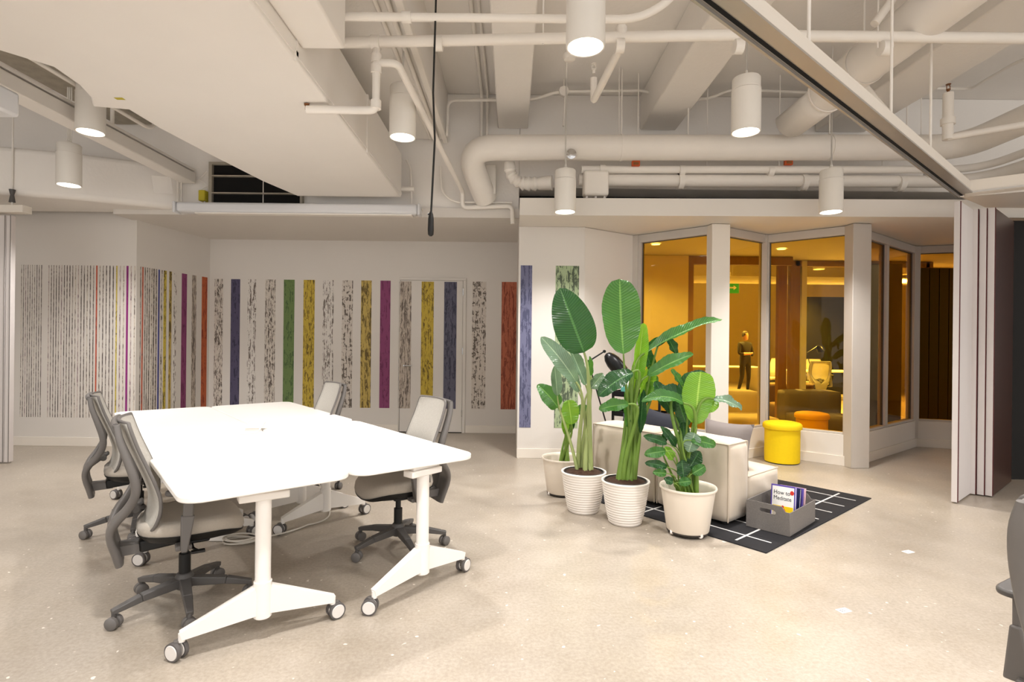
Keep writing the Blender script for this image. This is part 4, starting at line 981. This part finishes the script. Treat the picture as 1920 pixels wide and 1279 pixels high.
def module(b0, L, lab, ends=True):
    P = SC + D2 * b0; o = empty('sofa_module', (P.x, P.y, .009), math.radians(40), lab, 'sofa', 'beige lounge sofa modules')
    soft(0, .31, .004, L - .004, .02, .635, .016).build('backrest', 'sofa', o, smooth=True, angle=80)
    soft(.315, .86, .006, L - .006, .02, .345, .022).build('seat', 'sofa', o, smooth=True, angle=80)
    seam_loop(0, .31, .004, L - .004, .622).build('piping', 'piping', o, smooth=True)
    [MB().tube([(x_, y_, .03), (x_, y_, .62)], .005, 6).build('piping', 'piping', o, smooth=True) for x_, y_ in ((.008, .012), (.302, .012), (.008, L - .012))]
    seam_loop(.315, .86, .006, L - .006, .333).build('piping', 'piping', o, smooth=True)
    for x, y in ((.05, .06), (.05, L - .06), (.8, .06), (.8, L - .06)): MB().lathe([(.02, 0), (.022, .03)], 12, c=(x, y, 0)).build('foot', 'black', o)
module(0, .665, 'beige canvas lounge module at the right, next to the grey felt box')
module(.668, .72, 'beige canvas lounge module at the left, behind the ribbed pots')
def pillow(w, h, t, nm, m, loc, rot, lab):
    n = 12; mb = MB(); rows_f = []; 
    for sgn in (1, -1):
        rws = []
        for i in range(n + 1):
            a = i / n * 2 - 1
            rws.append([Vector((sgn * t / 2 * ((1 - a ** 4) * (1 - b ** 4)) ** .6, a * w / 2 * (1 - .10 * (1 - abs(b) ** 2)), b * h / 2 * (1 - .10 * (1 - abs(a) ** 2)))) for b in [k / n * 2 - 1 for k in range(n + 1)]])
        mb.grid(rws)
    o = mb.build(nm, m, None, smooth=True, angle=90); o.location = loc; o.rotation_euler = rot; tag(o, lab, 'cushion'); return o
def sofa_pt(a, b, z): return SC + D1 * a + D2 * b + Z * z
pillow(.44, .38, .16, 'cushion', 'greyc', sofa_pt(.43, .26, .56), Euler((0, math.radians(14), math.radians(40))), 'grey cushion propped against the right sofa back')
pillow(.42, .40, .16, 'cushion', 'navy', sofa_pt(.45, .93, .565), Euler((math.radians(6), math.radians(14), math.radians(44))), 'dark navy cushion propped against the left sofa back')
pillow(.40, .36, .14, 'cushion', 'navy', sofa_pt(.47, 1.22, .53), Euler((math.radians(-6), math.radians(16), math.radians(36))), 'second dark cushion at the far end of the sofa, behind the plants')
# ------------------------------------------------------------------ stools
def stool(x, y, m, lab, s=1.0):
    o = empty('felt_stool', (x, y, 0), 0, lab, 'stool')
    MB().lathe([(.192, .012), (.194, .05), (.194, .36), (.196, .40)], 48).build('body', m, o, smooth=True)
    MB().lathe([(.196, .395), (.213, .405), (.217, .43), (.213, .455), (.195, .472), (.15, .482), (.0, .487)], 48).build('seat_pad', m, o, smooth=True)
    MB().lathe([(.180, 0), (.184, .013)], 40).build('base_ring', 'black', o)
stool(3.24, 6.50, 'yellow', 'yellow felt stool standing outside the glass corner')
stool(4.10, 7.42, 'orange', 'orange-looking felt stool inside the booth, behind the amber glass')
# ------------------------------------------------------------------ felt box with books
BC = Vector((2.03, 3.95, .0)); BT = Matrix.Translation((BC.x, BC.y, .010)) @ Matrix.Rotation(math.radians(43), 4, 'Z')
bx = empty('felt_box', (BC.x, BC.y, .010), math.radians(43), 'grey felt storage box holding books, on the rug edge', 'box')
bL, bW, bH, th = .52, .315, .205, .006        # local x: long side back-right, y: short side back-left
out = [(0, 0), (bW, 0), (bW, bH), (bW - .05, bH + .0), (.02, bH), (0, bH - .02)]
hole = [(p[0], p[1]) for p in rrect(.115, .03, .014, 5, bW / 2 - .0, bH - .055)]
panel_out = [(0, 0), (bW, 0), (bW, bH - .012), (bW - .012, bH), (.055, bH), (.03, bH - .035), (.0, bH - .035)]
for x in (0, bL):
    curve_shape([panel_out, hole], th, 'end_panel', 'felt', bx, Matrix(((0, 0, 1, x), (1, 0, 0, 0), (0, 1, 0, 0), (0, 0, 0, 1))))
for y in (0, bW): MB().box(0, bL, y - th / 2, y + th / 2, 0, bH - (.035 if y == 0 else .005)).build('side_panel', 'felt', bx, bevel=.002)
MB().box(0, bL, 0, bW, 0, .006).build('bottom_panel', 'felt', bx)
MB().lathe([(.014, -.004), (.014, .004)], 16, T=frameT((-.004, bW / 2 - .05, bH - .055), (0, 1, 0), (0, 0, 1))).build('rivet', 'chrome', bx)
# books: local frame of the box; covers face the camera (-x), leaning back
def book(s, yy, w, h, t, m, lab, nm='book', tilt=14, yaw=0, zz=.05, roll=0):
    o = empty(nm, (0, 0, 0), 0, lab, 'book', 'books in the felt box')
    o.matrix_world = BT @ Matrix.Translation((s, yy, zz)) @ Matrix.Rotation(math.radians(yaw), 4, 'Z') @ Matrix.Rotation(math.radians(roll), 4, 'X') @ Matrix.Rotation(math.radians(tilt), 4, 'Y')
    # local: +x away from camera (thickness), y from left(+)... cover spans y 0..-w, z 0..h
    MB().box(0, .003, -w, 0, 0, h).box(t - .003, t, -w, 0, 0, h).box(0, t, -.004, 0, 0, h).build('cover', m, o, bevel=.0008)
    MB().box(.003, t - .003, -w + .004, -.004, .003, h - .004).build('pages', 'white', o)
    return o
b1 = book(.25, .238, .205, .262, .020, 'purple', 'book titled How to Meditate, white cover with purple border and yellow block', tilt=10, yaw=-14, zz=.030, roll=-5)
MB().box(-.0012, 0, -.196, -.012, .010, .250).build('cover_print', 'white', b1)
MB().box(-.0022, -.001, -.192, -.022, .012, .105).build('cover_print', 'bookyellow', b1)
TT = Matrix(((0, 0, -1, -.002), (-1, 0, 0, -.024), (0, 1, 0, .190), (0, 0, 0, 1)))
text('How to', .045, .0008, 'title_text', 'ink', b1, TT)
TT2 = TT.copy(); TT2[2][3] = .148; text('Meditate', .043, .0008, 'title_text', 'ink', b1, TT2)
MB().lathe([(.0165, 0), (.0165, .001)], 20, T=frameT((-.0022, -.180, .212), (0, 1, 0), (0, 0, 1))).build('cover_badge', 'red', b1)
# seated figure printed on the cover (plain silhouette)
curve_shape([[(-.03, 0), (.03, 0), (.034, .012), (.012, .018), (.016, .045), (.030, .022), (.035, .026), (.014, .066), (-.014, .066), (-.035, .026), (-.030, .022), (-.016, .045), (-.012, .018), (-.034, .012)]], .0008, 'cover_figure', 'red', b1,
            Matrix(((0, 0, -1, -.0026), (-1, 0, 0, -.107), (0, 1, 0, .022), (0, 0, 0, 1))))
MB().lathe([(.010, 0), (.010, .001)], 16, T=frameT((-.0028, -.107, .099), (0, 1, 0), (0, 0, 1))).build('cover_figure', 'red', b1)
book(.285, .226, .205, .262, .016, 'dblue', 'dark blue book right behind the meditation book', tilt=12, yaw=-12, zz=.018, roll=-4)
book(.315, .220, .205, .258, .012, 'purple', 'purple-backed book third in the felt box', tilt=13, yaw=-10, zz=.018, roll=-4)
b4 = book(.342, .215, .205, .255, .010, 'pink', 'pale pink magazine at the back of the felt box', 'magazine', tilt=14, yaw=-9, zz=.018, roll=-4)
# ------------------------------------------------------------------ black trolley and lamp
o = empty('side_trolley', (1.15, 6.15, 0), math.radians(-38), 'black metal trolley behind the sofa, mostly hidden by plants', 'trolley')
for x in (0, .55):
    for y in (0, .34): MB().box(x - .012, x + .012, y - .012, y + .012, .06, .84).build('post', 'blackmetal', o, bevel=.002)
for z in (.30, .58, .80):
    MB().box(-.01, .56, -.01, .35, z, z + .012).box(-.01, .56, -.012, -.004, z, z + .06).box(-.01, .56, .344, .352, z, z + .06).box(-.012, -.004, -.01, .35, z, z + .06).box(.554, .562, -.01, .35, z, z + .06).build('tray', 'blackmetal', o, bevel=.002)
for x in (0, .55):
    for y in (0, .34): MB().lathe([(.0, -.01), (.03, -.01), (.03, .01), (0, .01)], 16, T=frameT((x, y, .03), (1, 0, 0), (0, 0, 1))).build('wheel', 'black', o)
tl = Matrix.Translation((1.15, 6.15, 0)) @ Matrix.Rotation(math.radians(-38), 4, 'Z')
p = tl @ Vector((.10, .15, .813))
o = empty('tissue_box', p, math.radians(-30), 'teal and white box standing on the black trolley', 'box')
MB().box(-.06, .06, -.05, .05, 0, .09).build('box_body', 'teal', o, bevel=.004); MB().box(-.05, .05, -.04, .04, .09, .17).build('bottle', 'white', o, bevel=.02)
# articulated black lamp
YL = 5.75
j0, j1, j2 = at(1136, 792, YL + .1), at(1103, 678, YL), at(1133, 659, YL)
h1 = at(1180, 714, YL - .05)
o = empty('task_lamp', (j0.x + .03, j0.y, 0), 0, 'black articulated lamp with a bullet head between the plants', 'lamp')
wc(o, MB().lathe([(.0, .0), (.13, .0), (.13, .012), (.12, .02), (.0, .022)], 32, c=(j0.x + .03, j0.y, 0)), 'base', 'blackmetal', smooth=True)
wc(o, MB().tube([(j0.x + .03, j0.y, .02), j0, j1], .008, 10), 'lower_arm', 'blackmetal', smooth=True)
wc(o, MB().tube([j1, j2], .008, 10), 'upper_arm', 'blackmetal', smooth=True)
for j in (j1, j2): wc(o, MB().lathe([(.016, -.016), (.016, .016)], 16, T=frameT(j, (1, 0, 0), (0, 0, 1))), 'joint', 'blackmetal', smooth=True)
dr = (h1 - j2).normalized(); Lh = (h1 - j2).length
T = frameT(j2 + dr * .03, dr.orthogonal(), dr.cross(dr.orthogonal()))
if (T.to_3x3() @ Z).dot(dr) < 0: T = T @ Matrix.Rotation(PI, 4, 'X')
wc(o, MB().lathe([(.008, 0), (.035, .01), (.062, .05), (.078, .11), (.080, .18), (.074, .26), (.070, .26), (.074, .18), (.0, .12)], 32, T=T, capt=False), 'head', 'blackmetal', smooth=True)

# ------------------------------------------------------------------ plants
def leaf(par, P0, P1, width, m='leaf', curl=.0, fold=.25, nrm=None, shape=(.55, .62), wave=1.0, camside=True, nm='leaf', roll=0.0):
    """blade from petiole joint P0 to tip P1"""
    P0, P1 = Vector(P0), Vector(P1); ax = P1 - P0; L = ax.length; d = ax.normalized()
    n0 = Vector(nrm) if nrm else Vector((0.05, -1, .35))
    n0 = (n0 - d * n0.dot(d)).normalized(); side = d.cross(n0).normalized()
    if roll:
        R = Matrix.Rotation(math.radians(roll), 3, d); n0 = R @ n0; side = R @ side
    NL, NW = 34, 6; rows = []; uv = []; a, b = shape; mx = max(((t / 200) ** a) * ((1 - t / 200) ** b) for t in range(1, 200))
    rnd = random.Random(int(P0.x * 1e4) + int(P1.z * 1e4)); ph = rnd.random() * 6
    for i in range(NL + 1):
        t = i / NL; w = width / 2 * (max(t, 0) ** a) * (max(1 - t, 0) ** b) / mx + .002
        c = P0 + ax * t + n0 * (-curl * L * 4 * t * (1 - t)) 
        row = []
        for k in range(-NW, NW + 1):
            s = k / NW
            h = fold * abs(s) * w + wave * (.0035 * math.sin(t * 60 + ph) * abs(s) + .010 * math.sin(t * 13 + ph + (2 if s > 0 else 0)) * abs(s) ** 2)
            row.append(c + side * (s * w) + n0 * h); uv.append((s * .5 + .5, t))
        rows.append(row)
    o = MB().grid(rows).build(nm, m, par, smooth=True, uv=uv, angle=180)
    return o
def plant(loc, rootz, name, label, pot_fn, leaves, depthY, stemmat='stem', spread=.07, par=None):
    o = empty(name, loc, 0, label, 'plant')
    inv = Matrix.Translation(-Vector(loc)); pot_fn(o)
    nst = len(leaves)
    for i, L in enumerate(leaves):
        (u0, v0), (u1, v1), wpx = L[0], L[1], L[2]; kw = dict(L[3]) if len(L) > 3 else {}
        dy0 = kw.pop('dy', 0.0); dy1 = kw.pop('dt', 0.0); sr = kw.pop('sr', .011); st_ = kw.pop('stem', True)
        A = at(u0, v0, depthY + dy0); Bp = at(u1, v1, depthY + dy0 + dy1); w = wpx / F_PX * (depthY + dy0)
        lf = leaf(None, A, Bp, w, **kw); lf.parent = o; lf.matrix_parent_inverse = inv
        if st_:
            ang = i * 2.4; base = Vector(loc) + Vector((math.cos(ang) * spread, math.sin(ang) * spread * .8, rootz))
            dirl = (Bp - A).normalized(); mid = Vector((base.x * .55 + A.x * .45, base.y * .6 + A.y * .4, base.z + (A.z - base.z) * .6))
            ctl = A - dirl * min(.18, (A - base).length * .3)
            pts = bez(base, mid, ctl, 14, A); rad = [sr * (1.9 - 1.25 * k / 14) for k in range(15)]
            sm = MB().tube(pts, rad, 9).build('petiole', stemmat, None, smooth=True, angle=80); sm.parent = o; sm.matrix_parent_inverse = inv
    return o
def ribbed_pot(o):
    prof = [(.118, 0), (.125, .006)]
    H = .335
    for i in range(61):
        t = i / 60; r = .125 + (.183 - .125) * (t ** .75) ; r += .0022 * math.sin(t * 60 / 60 * 2 * PI * 15) + .0012 * math.sin(t * 97)
        prof.append((r, .01 + (H - .03) * t))
    prof += [(.188, H - .012), (.187, H - .002), (.180, H), (.172, H - .004), (.168, H - .06), (.0, H - .07)]
    pt = MB().lathe(prof, 56, capt=False).build('pot', 'pot_rib', o, smooth=True, angle=70)
    MB().lathe([(.150, H - .06), (.166, H - .004), (.160, H + .002), (.150, H - .02), (.0, H - .022)], 40, capb=False, capt=False).build('pot_liner', 'liner', o, smooth=True)
    rws = []
    for i in range(9):
        rr = .152 * (1 - i / 8.001); rws.append([Vector((rr * math.cos(2 * PI * k / 36), rr * math.sin(2 * PI * k / 36), H - .012 + .028 * (1 - (rr / .152) ** 2) + (random.random() - .5) * .012 * (i > 0))) for k in range(36)])
    tag(MB().grid(rws, True).build('soil', 'soil', o, smooth=True, angle=60), kind='stuff')
def smooth_pot(o):
    H = .345
    MB().lathe([(.148, .022), (.152, .028), (.194, H - .02), (.204, H - .018), (.207, H - .008), (.203, H), (.195, H - .004), (.188, H - .03), (.15, .05), (.0, .05)], 56, capb=True, capt=False).build('pot', 'pot_smooth', o, smooth=True, angle=60)
    MB().lathe([(.150, .012), (.152, .022), (.0, .024)], 40).build('drip_tray', 'liner', o, smooth=True)
    for k in range(4):
        a = k * PI / 2 - 1.2; MB().lathe([(.0, -.012), (.016, -.010), (.018, 0), (.016, .010), (.0, .012)], 16, T=frameT((.142 * math.cos(a), .142 * math.sin(a), .018), (math.cos(a + .8), math.sin(a + .8), 0), (0, 0, 1))).build('caster', 'pot_rib', o, smooth=True)
    rws = [[Vector((rr * math.cos(2 * PI * k / 30), rr * math.sin(2 * PI * k / 30), .20 + (random.random() - .5) * .01)) for k in range(30)] for rr in (.168, .12, .07, .02)]
    tag(MB().grid(rws, True).build('soil', 'soil', o, smooth=True), kind='stuff')
dk, lm, sv = dict(m='leaf_dark'), dict(m='leaf_lime'), dict(m='leaf_silver')
plant((.61, 4.54, 0), .33, 'bird_of_paradise_plant', 'tall plant with a big dark leaf and silvery leaves in the left ribbed white pot', ribbed_pot, [
    ((1095, 661), (1050, 540), 74, dict(m='leaf_dark', fold=.22, curl=-.05, shape=(.40, .62), sr=.014, dy=-.02, nrm=(-.25, -1, .3))),
    ((1080, 716), (1014, 632), 34, dict(m='leaf_silver', curl=-.14, fold=.3, dy=-.1, nrm=(-.5, -1, .9))),
    ((1098, 722), (1068, 650), 24, dict(m='leaf_silver', fold=.5, dy=.08, nrm=(.5, -1, .2))),
    ((1108, 728), (1131, 700), 24, dict(m='leaf_silver', fold=.4, dy=.0, nrm=(.6, -1, .5), sr=.009)),
    ((1045, 742), (1040, 686), 20, dict(m='leaf_silver', fold=.6, dy=.12, sr=.008)),
    ((1085, 735), (1060, 682), 22, dict(m='leaf_silver', fold=.4, dy=.15, sr=.008)),
    ((1108, 705), (1106, 668), 9, dict(m='leaf', fold=.8, dy=.02, sr=.014)),
], 4.52, 'stem_pale', .055)
plant((.90, 4.26, 0), .33, 'bird_of_paradise_plant', 'tallest plant with one upright paddle leaf in the right ribbed white pot', ribbed_pot, [
    ((1169, 664), (1162, 523), 74, dict(m='leaf', fold=.12, curl=.03, shape=(.50, .42), sr=.009, dy=-.08, nrm=(.1, -1, .15))),
    ((1194, 712), (1206, 606), 24, dict(m='leaf_lime', fold=.9, shape=(.3, .4), sr=.013, dy=.02)),
    ((1209, 662), (1354, 599), 24, dict(m='leaf', fold=.75, curl=-.06, dy=.0, dt=.15, nrm=(-.3, -.7, .8), sr=.012)),
    ((1253, 634), (1268, 664), 17, dict(m='leaf_dark', fold=.5, dy=.05, sr=.007)),
    ((1212, 652), (1254, 632), 16, dict(m='leaf_dark', fold=.7, dy=.05, sr=.009)),
    ((1214, 705), (1300, 664), 27, dict(m='leaf', fold=.5, curl=-.06, dy=-.04, nrm=(-.2, -1, .8))),
    ((1186, 698), (1122, 743), 38, dict(m='leaf_dark', fold=.35, curl=-.10, dy=-.10, nrm=(0, -1, .9))),
    ((1178, 758), (1123, 768), 25, dict(m='leaf', fold=.4, curl=-.06, dy=-.12, nrm=(0, -1, .7))),
    ((1206, 752), (1222, 682), 26, dict(m='leaf_lime', fold=.6, dy=.10, sr=.012)),
    ((1198, 760), (1232, 705), 24, dict(m='leaf', fold=.6, dy=.12)),
    ((1190, 735), (1196, 662), 22, dict(m='leaf_lime', fold=.8, dy=.06, sr=.014)),
    ((1224, 700), (1205, 640), 20, dict(m='leaf_dark', fold=.6, dy=.10)),
    ((1176, 800), (1172, 735), 12, dict(m='leaf', fold=1.0, dy=-.02, sr=.016)),
    ((1200, 812), (1206, 730), 14, dict(m='leaf_dark', fold=1.0, dy=-.04, sr=.015)),
], 4.25, 'stem', .06)
plant((1.315, 4.03, .009), .22, 'leafy_plant', 'bushy plant with a bright lime paddle leaf in the cream wheeled pot on the right', smooth_pot, [
    ((1305, 796), (1314, 697), 60, dict(m='leaf_lime', fold=.12, curl=.05, shape=(.55, .34), dy=-.05, nrm=(0, -1, .3), sr=.009)),
    ((1290, 745), (1222, 742), 34, dict(m='leaf_dark', fold=.4, curl=-.12, dy=.05, nrm=(0, -1, .9))),
    ((1272, 735), (1330, 703), 38, dict(m='leaf_dark', fold=.3, curl=-.12, dy=.10, nrm=(0, -1, .8))),
    ((1281, 756), (1203, 752), 26, dict(m='leaf', fold=.4, curl=-.22, dy=-.10, nrm=(0, -1, .9))),
    ((1338, 748), (1391, 769), 23, dict(m='leaf_silver', fold=.35, curl=-.12, dy=-.05, nrm=(0, -.9, 1))),
    ((1318, 770), (1344, 746), 28, dict(m='leaf_lime', fold=.5, dy=-.02)),
    ((1278, 722), (1259, 692), 12, dict(m='leaf', fold=.6, dy=.0, sr=.006)),
    ((1262, 775), (1228, 715), 30, dict(m='leaf_dark', fold=.3, dy=.12)),
    ((1288, 800), (1268, 740), 34, dict(m='leaf_dark', fold=.3, dy=.14)),
    ((1303, 812), (1291, 848), 30, dict(m='leaf_silver', fold=.2, dy=-.12, nrm=(-.3, -1, .5), shape=(.4, .6), sr=.006)),
    ((1296, 826), (1342, 836), 20, dict(m='leaf', fold=.4, curl=-.15, dy=-.12, sr=.006)),
    ((1250, 832), (1206, 818), 16, dict(m='leaf_dark', fold=.4, curl=-.12, dy=-.05, sr=.005)),
    ((1248, 846), (1208, 852), 20, dict(m='leaf', fold=.4, curl=-.10, dy=-.08, sr=.005)),
    ((1250, 876), (1209, 868), 15, dict(m='leaf_dark', fold=.4, curl=-.16, dy=-.08, sr=.005)),
    ((1250, 888), (1224, 886), 14, dict(m='leaf', fold=.4, curl=-.1, dy=-.12, sr=.005)),
    ((1262, 862), (1246, 838), 18, dict(m='leaf_lime', fold=.4, dy=-.05, sr=.006)),
    ((1292, 878), (1312, 846), 26, dict(m='leaf_dark', fold=.3, dy=-.05, sr=.006)),
    ((1282, 895), (1278, 862), 26, dict(m='leaf_dark', fold=.3, dy=-.10, sr=.006)),
    ((1298, 888), (1322, 874), 20, dict(m='leaf', fold=.3, curl=-.1, dy=-.12, sr=.005)),
    ((1272, 905), (1296, 902), 16, dict(m='leaf', fold=.3, curl=-.1, dy=-.14, sr=.005)),
    ((1262, 905), (1245, 898), 14, dict(m='leaf_dark', fold=.3, curl=-.1, dy=-.14, sr=.005)),
    ((1268, 838), (1238, 800), 15, dict(m='leaf_dark', fold=.4, curl=-.1, dy=.02, sr=.006)),
    ((1244, 828), (1250, 806), 12, dict(m='leaf_dark', fold=.5, dy=.02, sr=.006)),
    ((1286, 850), (1280, 790), 24, dict(m='leaf_dark', fold=.3, dy=.10, sr=.006)),
], 4.03, 'stem', .06)
plant((.49, 5.04, 0), .22, 'leafy_plant', 'small plant with three broad leaves in the cream wheeled pot at the left', smooth_pot, [
    ((1046, 764), (1008, 721), 34, dict(m='leaf', fold=.3, curl=-.10, nrm=(-.3, -1, .8), shape=(.35, .6), sr=.012)),
    ((1072, 796), (1066, 750), 32, dict(m='leaf_lime', fold=.3, shape=(.5, .4), dy=-.05, sr=.010)),
    ((1084, 776), (1100, 760), 20, dict(m='leaf', fold=.3, dy=.05, sr=.007)),
    ((1060, 815), (1058, 770), 14, dict(m='leaf_lime', fold=.8, dy=0, sr=.013)),
    ((1062, 812), (1072, 780), 20, dict(m='leaf_dark', fold=.5, dy=.06, sr=.008)),
], 5.02, 'stem', .045)
# ------------------------------------------------------------------ small flat marks on the floor
for (u, v), lab in (((1582, 1145), 'small white paper label stuck on the floor, nearer one'), ((1703, 1035), 'small white paper label stuck on the floor, farther one')):
    p = fpt(u, v); o = empty('floor_label', (p.x, p.y, 0), math.radians(20), lab, 'label')
    MB().box(-.035, .035, -.022, .022, .0004, .0012).build('paper', 'white', o)
    for k in range(2): MB().box(-.025, -.025 + .03, -.008 + k * .012, -.004 + k * .012, .0012, .0014).build('mark', 'ink', o)
# ------------------------------------------------------------------ things in the office beyond the glass
dk_ = tag(empty('office_desk', (8.0, 13.9, 0)), 'white desk in front of the black partition, through the amber glass', 'desk')
MB().box(-1.0, 1.2, -.4, .4, .71, .74).build('desktop', 'white_top', dk_, bevel=.005)
for x in (-.85, 1.05): MB().box(x - .03, x + .03, -.3, .3, .02, .71).build('leg', 'white_steel', dk_, bevel=.005)
d2_ = tag(empty('office_desk', (6.1, 15.9, 0)), 'pale desk beside the standing person, through the amber glass', 'desk')
MB().box(-1.1, 1.1, -.4, .4, .71, .74).build('desktop', 'white_top', d2_, bevel=.005)
for x in (-1.0, 1.0): MB().box(x - .03, x + .03, -.3, .3, .02, .71).build('leg', 'white_steel', d2_, bevel=.005)
for (x, y), rz, lab in (((7.45, 13.25), 75, 'dark office chair in front of the far desk, through the amber glass'), ((7.15, 15.0), 200, 'office chair beyond the brown sofa, through the narrow amber pane'), ((5.2, 14.2), 120, 'office chair left of the standing person, through the amber glass'),
                        ((4.45, 13.0), 160, 'dark office chair seen in the leftmost amber window'), ((8.2, 14.6), -90, 'pale-backed chair on the far side of the white desk')):
    c = copy_tree(ch0); c.location = (x, y, 0); c.rotation_euler = (0, 0, math.radians(rz)); tag(c, lab, 'chair', 'office chairs beyond the glass')
def couch(x, y, w, rz, m, lab):
    o = empty('lounge_couch', (x, y, 0), math.radians(rz), lab, 'sofa')
    soft(0, w, 0, .32, .02, .68, .015).build('backrest', m, o, smooth=True, angle=80); soft(0, w, -.62, -.005, .02, .36, .015).build('seat', m, o, smooth=True, angle=80)
couch(4.62, 9.9, .9, 0, 'brown_sofa', 'brown lounge couch beyond the timber mullion')
couch(4.25, 8.45, .85, -4, 'greyc', 'dark grey couch inside the booth behind the orange stool')
couch(2.95, 8.3, .85, 0, 'sofa', 'pale couch inside the booth behind the narrow amber pane')
o = empty('exit_sign', (5.66, 14, 2.84), 0, 'green exit sign hanging in the office beyond', 'sign')
MB().box(-.16, .16, -.02, .02, -.14, .14).build('sign_body', 'exit', o, bevel=.005)
curve_shape([[(-.09, -.02), (.02, -.02), (.02, -.06), (.10, 0), (.02, .06), (.02, .02), (-.09, .02)]], .004, 'arrow', 'white', o, Matrix(((1, 0, 0, 0), (0, 0, -1, -.023), (0, 1, 0, 0), (0, 0, 0, 1))))
MB().tube([(0, 0, .14), (0, 0, SLAB - 2.84)], .006, 6).build('hanger', 'pipe', o)
# desk lamp in the office
lp = Vector((7.55, 13.7, .74)); o = empty('desk_lamp', lp, 0, 'black arm lamp on the far desk, in front of the black partition', 'lamp')
MB().lathe([(.08, 0), (.08, .015), (.0, .02)], 20).build('base', 'blackmetal', o); MB().tube([(0, 0, .01), (-.12, 0, .45), (.15, 0, .62)], .01, 8).build('arm', 'blackmetal', o)
MB().lathe([(.02, 0), (.07, .05), (.09, .18)], 20, T=Matrix.Translation((.15, 0, .64)) @ Matrix.Rotation(math.radians(150), 4, 'Y')).build('head', 'blackmetal', o, smooth=True)
# plant in the office
o = empty('potted_plant', (8.05, 11.9, 0), 0, 'green plant beyond the glass at the right of the far chair', 'plant')
MB().lathe([(.14, 0), (.19, .36), (.17, .36), (.0, .34)], 24).build('pot', 'pot_rib', o, smooth=True)
for i in range(14):
    a = i * 2.4; h = .65 + .5 * ((i * 7) % 5) / 5; t_ = Vector((math.cos(a) * (.18 + .03 * (i % 4)), math.sin(a) * .2, h + .35))
    b_ = Vector((math.cos(a) * .10, math.sin(a) * .10, h)); leaf(o, b_, b_ + Vector((math.cos(a) * .22, math.sin(a) * .22, .20)), .11, m='leaf', curl=-.1, nm='leaf')
    MB().tube(bez((math.cos(a) * .03, math.sin(a) * .03, .34), (math.cos(a) * .05, math.sin(a) * .05, h * .7), b_, 6), .008, 6).build('stem', 'stem', o, smooth=True)
# standing person
def skin_body(name, pts, edges, rad, m, parent, sub=2, root=0):
    me = bpy.data.meshes.new(name); me.from_pydata(pts, edges, []); o = bpy.data.objects.new(name, me); COL.objects.link(o); o.parent = parent
    me.materials.append(M[m]); md = o.modifiers.new('skin', 'SKIN'); sv_ = me.skin_vertices[0].data if me.skin_vertices else None
    if sv_ is None:
        bpy.context.view_layer.objects.active = o
        sv_ = o.data.skin_vertices[0].data
    for i, r in enumerate(rad): sv_[i].radius = (r, r) if not isinstance(r, tuple) else r
    sv_[root].use_root = True; md.use_smooth_shade = True
    s_ = o.modifiers.new('sub', 'SUBSURF'); s_.levels = s_.render_levels = sub
    return o
per = empty('person', (6.52, 15.2, 0), math.radians(20), 'person in dark clothes standing with folded arms, through the narrow amber pane', 'person')
P_ = [(0, 0, .95), (0, .0, 1.15), (0, .02, 1.36), (0, .02, 1.46), (-.10, 0, .90), (-.12, -.02, .50), (-.20, .03, .09), (-.20, -.12, .04), (.10, 0, .90), (.13, 0, .50), (.14, .05, .09), (.14, -.10, .04),
      (-.18, .02, 1.40), (-.24, -.02, 1.12), (-.05, -.18, 1.13), (.18, .02, 1.40), (.24, -.02, 1.12), (.05, -.20, 1.08)]
E_ = [(0, 1), (1, 2), (2, 3), (0, 4), (4, 5), (5, 6), (6, 7), (0, 8), (8, 9), (9, 10), (10, 11), (2, 12), (12, 13), (13, 14), (2, 15), (15, 16), (16, 17)]
R_ = [.14, .12, .13, .05, .09, .06, .04, .035, .09, .06, .04, .035, .06, .045, .033, .06, .045, .033]
try:
    bo = skin_body('clothed_body', P_, E_, R_, 'cloth_black', per)
except Exception as ex:
    print('skin failed', ex)
MB().lathe([(.0, 1.49), (.05, 1.50), (.072, 1.55), (.078, 1.62), (.07, 1.69), (.04, 1.73), (0, 1.74)], 20, c=(0, 0, 0)).build('head', 'skin', per, smooth=True)
MB().lathe([(.082, 1.60), (.085, 1.66), (.072, 1.72), (.04, 1.755), (0, 1.76)], 20, c=(0, .012, 0), capb=False).build('hair', 'hair', per, smooth=True)
MB().tube([(-.16, -.12, 1.12), (-.02, -.21, 1.13), (.05, -.22, 1.15)], [.04, .032, .02], 10).build('forearm', 'skin', per, smooth=True)
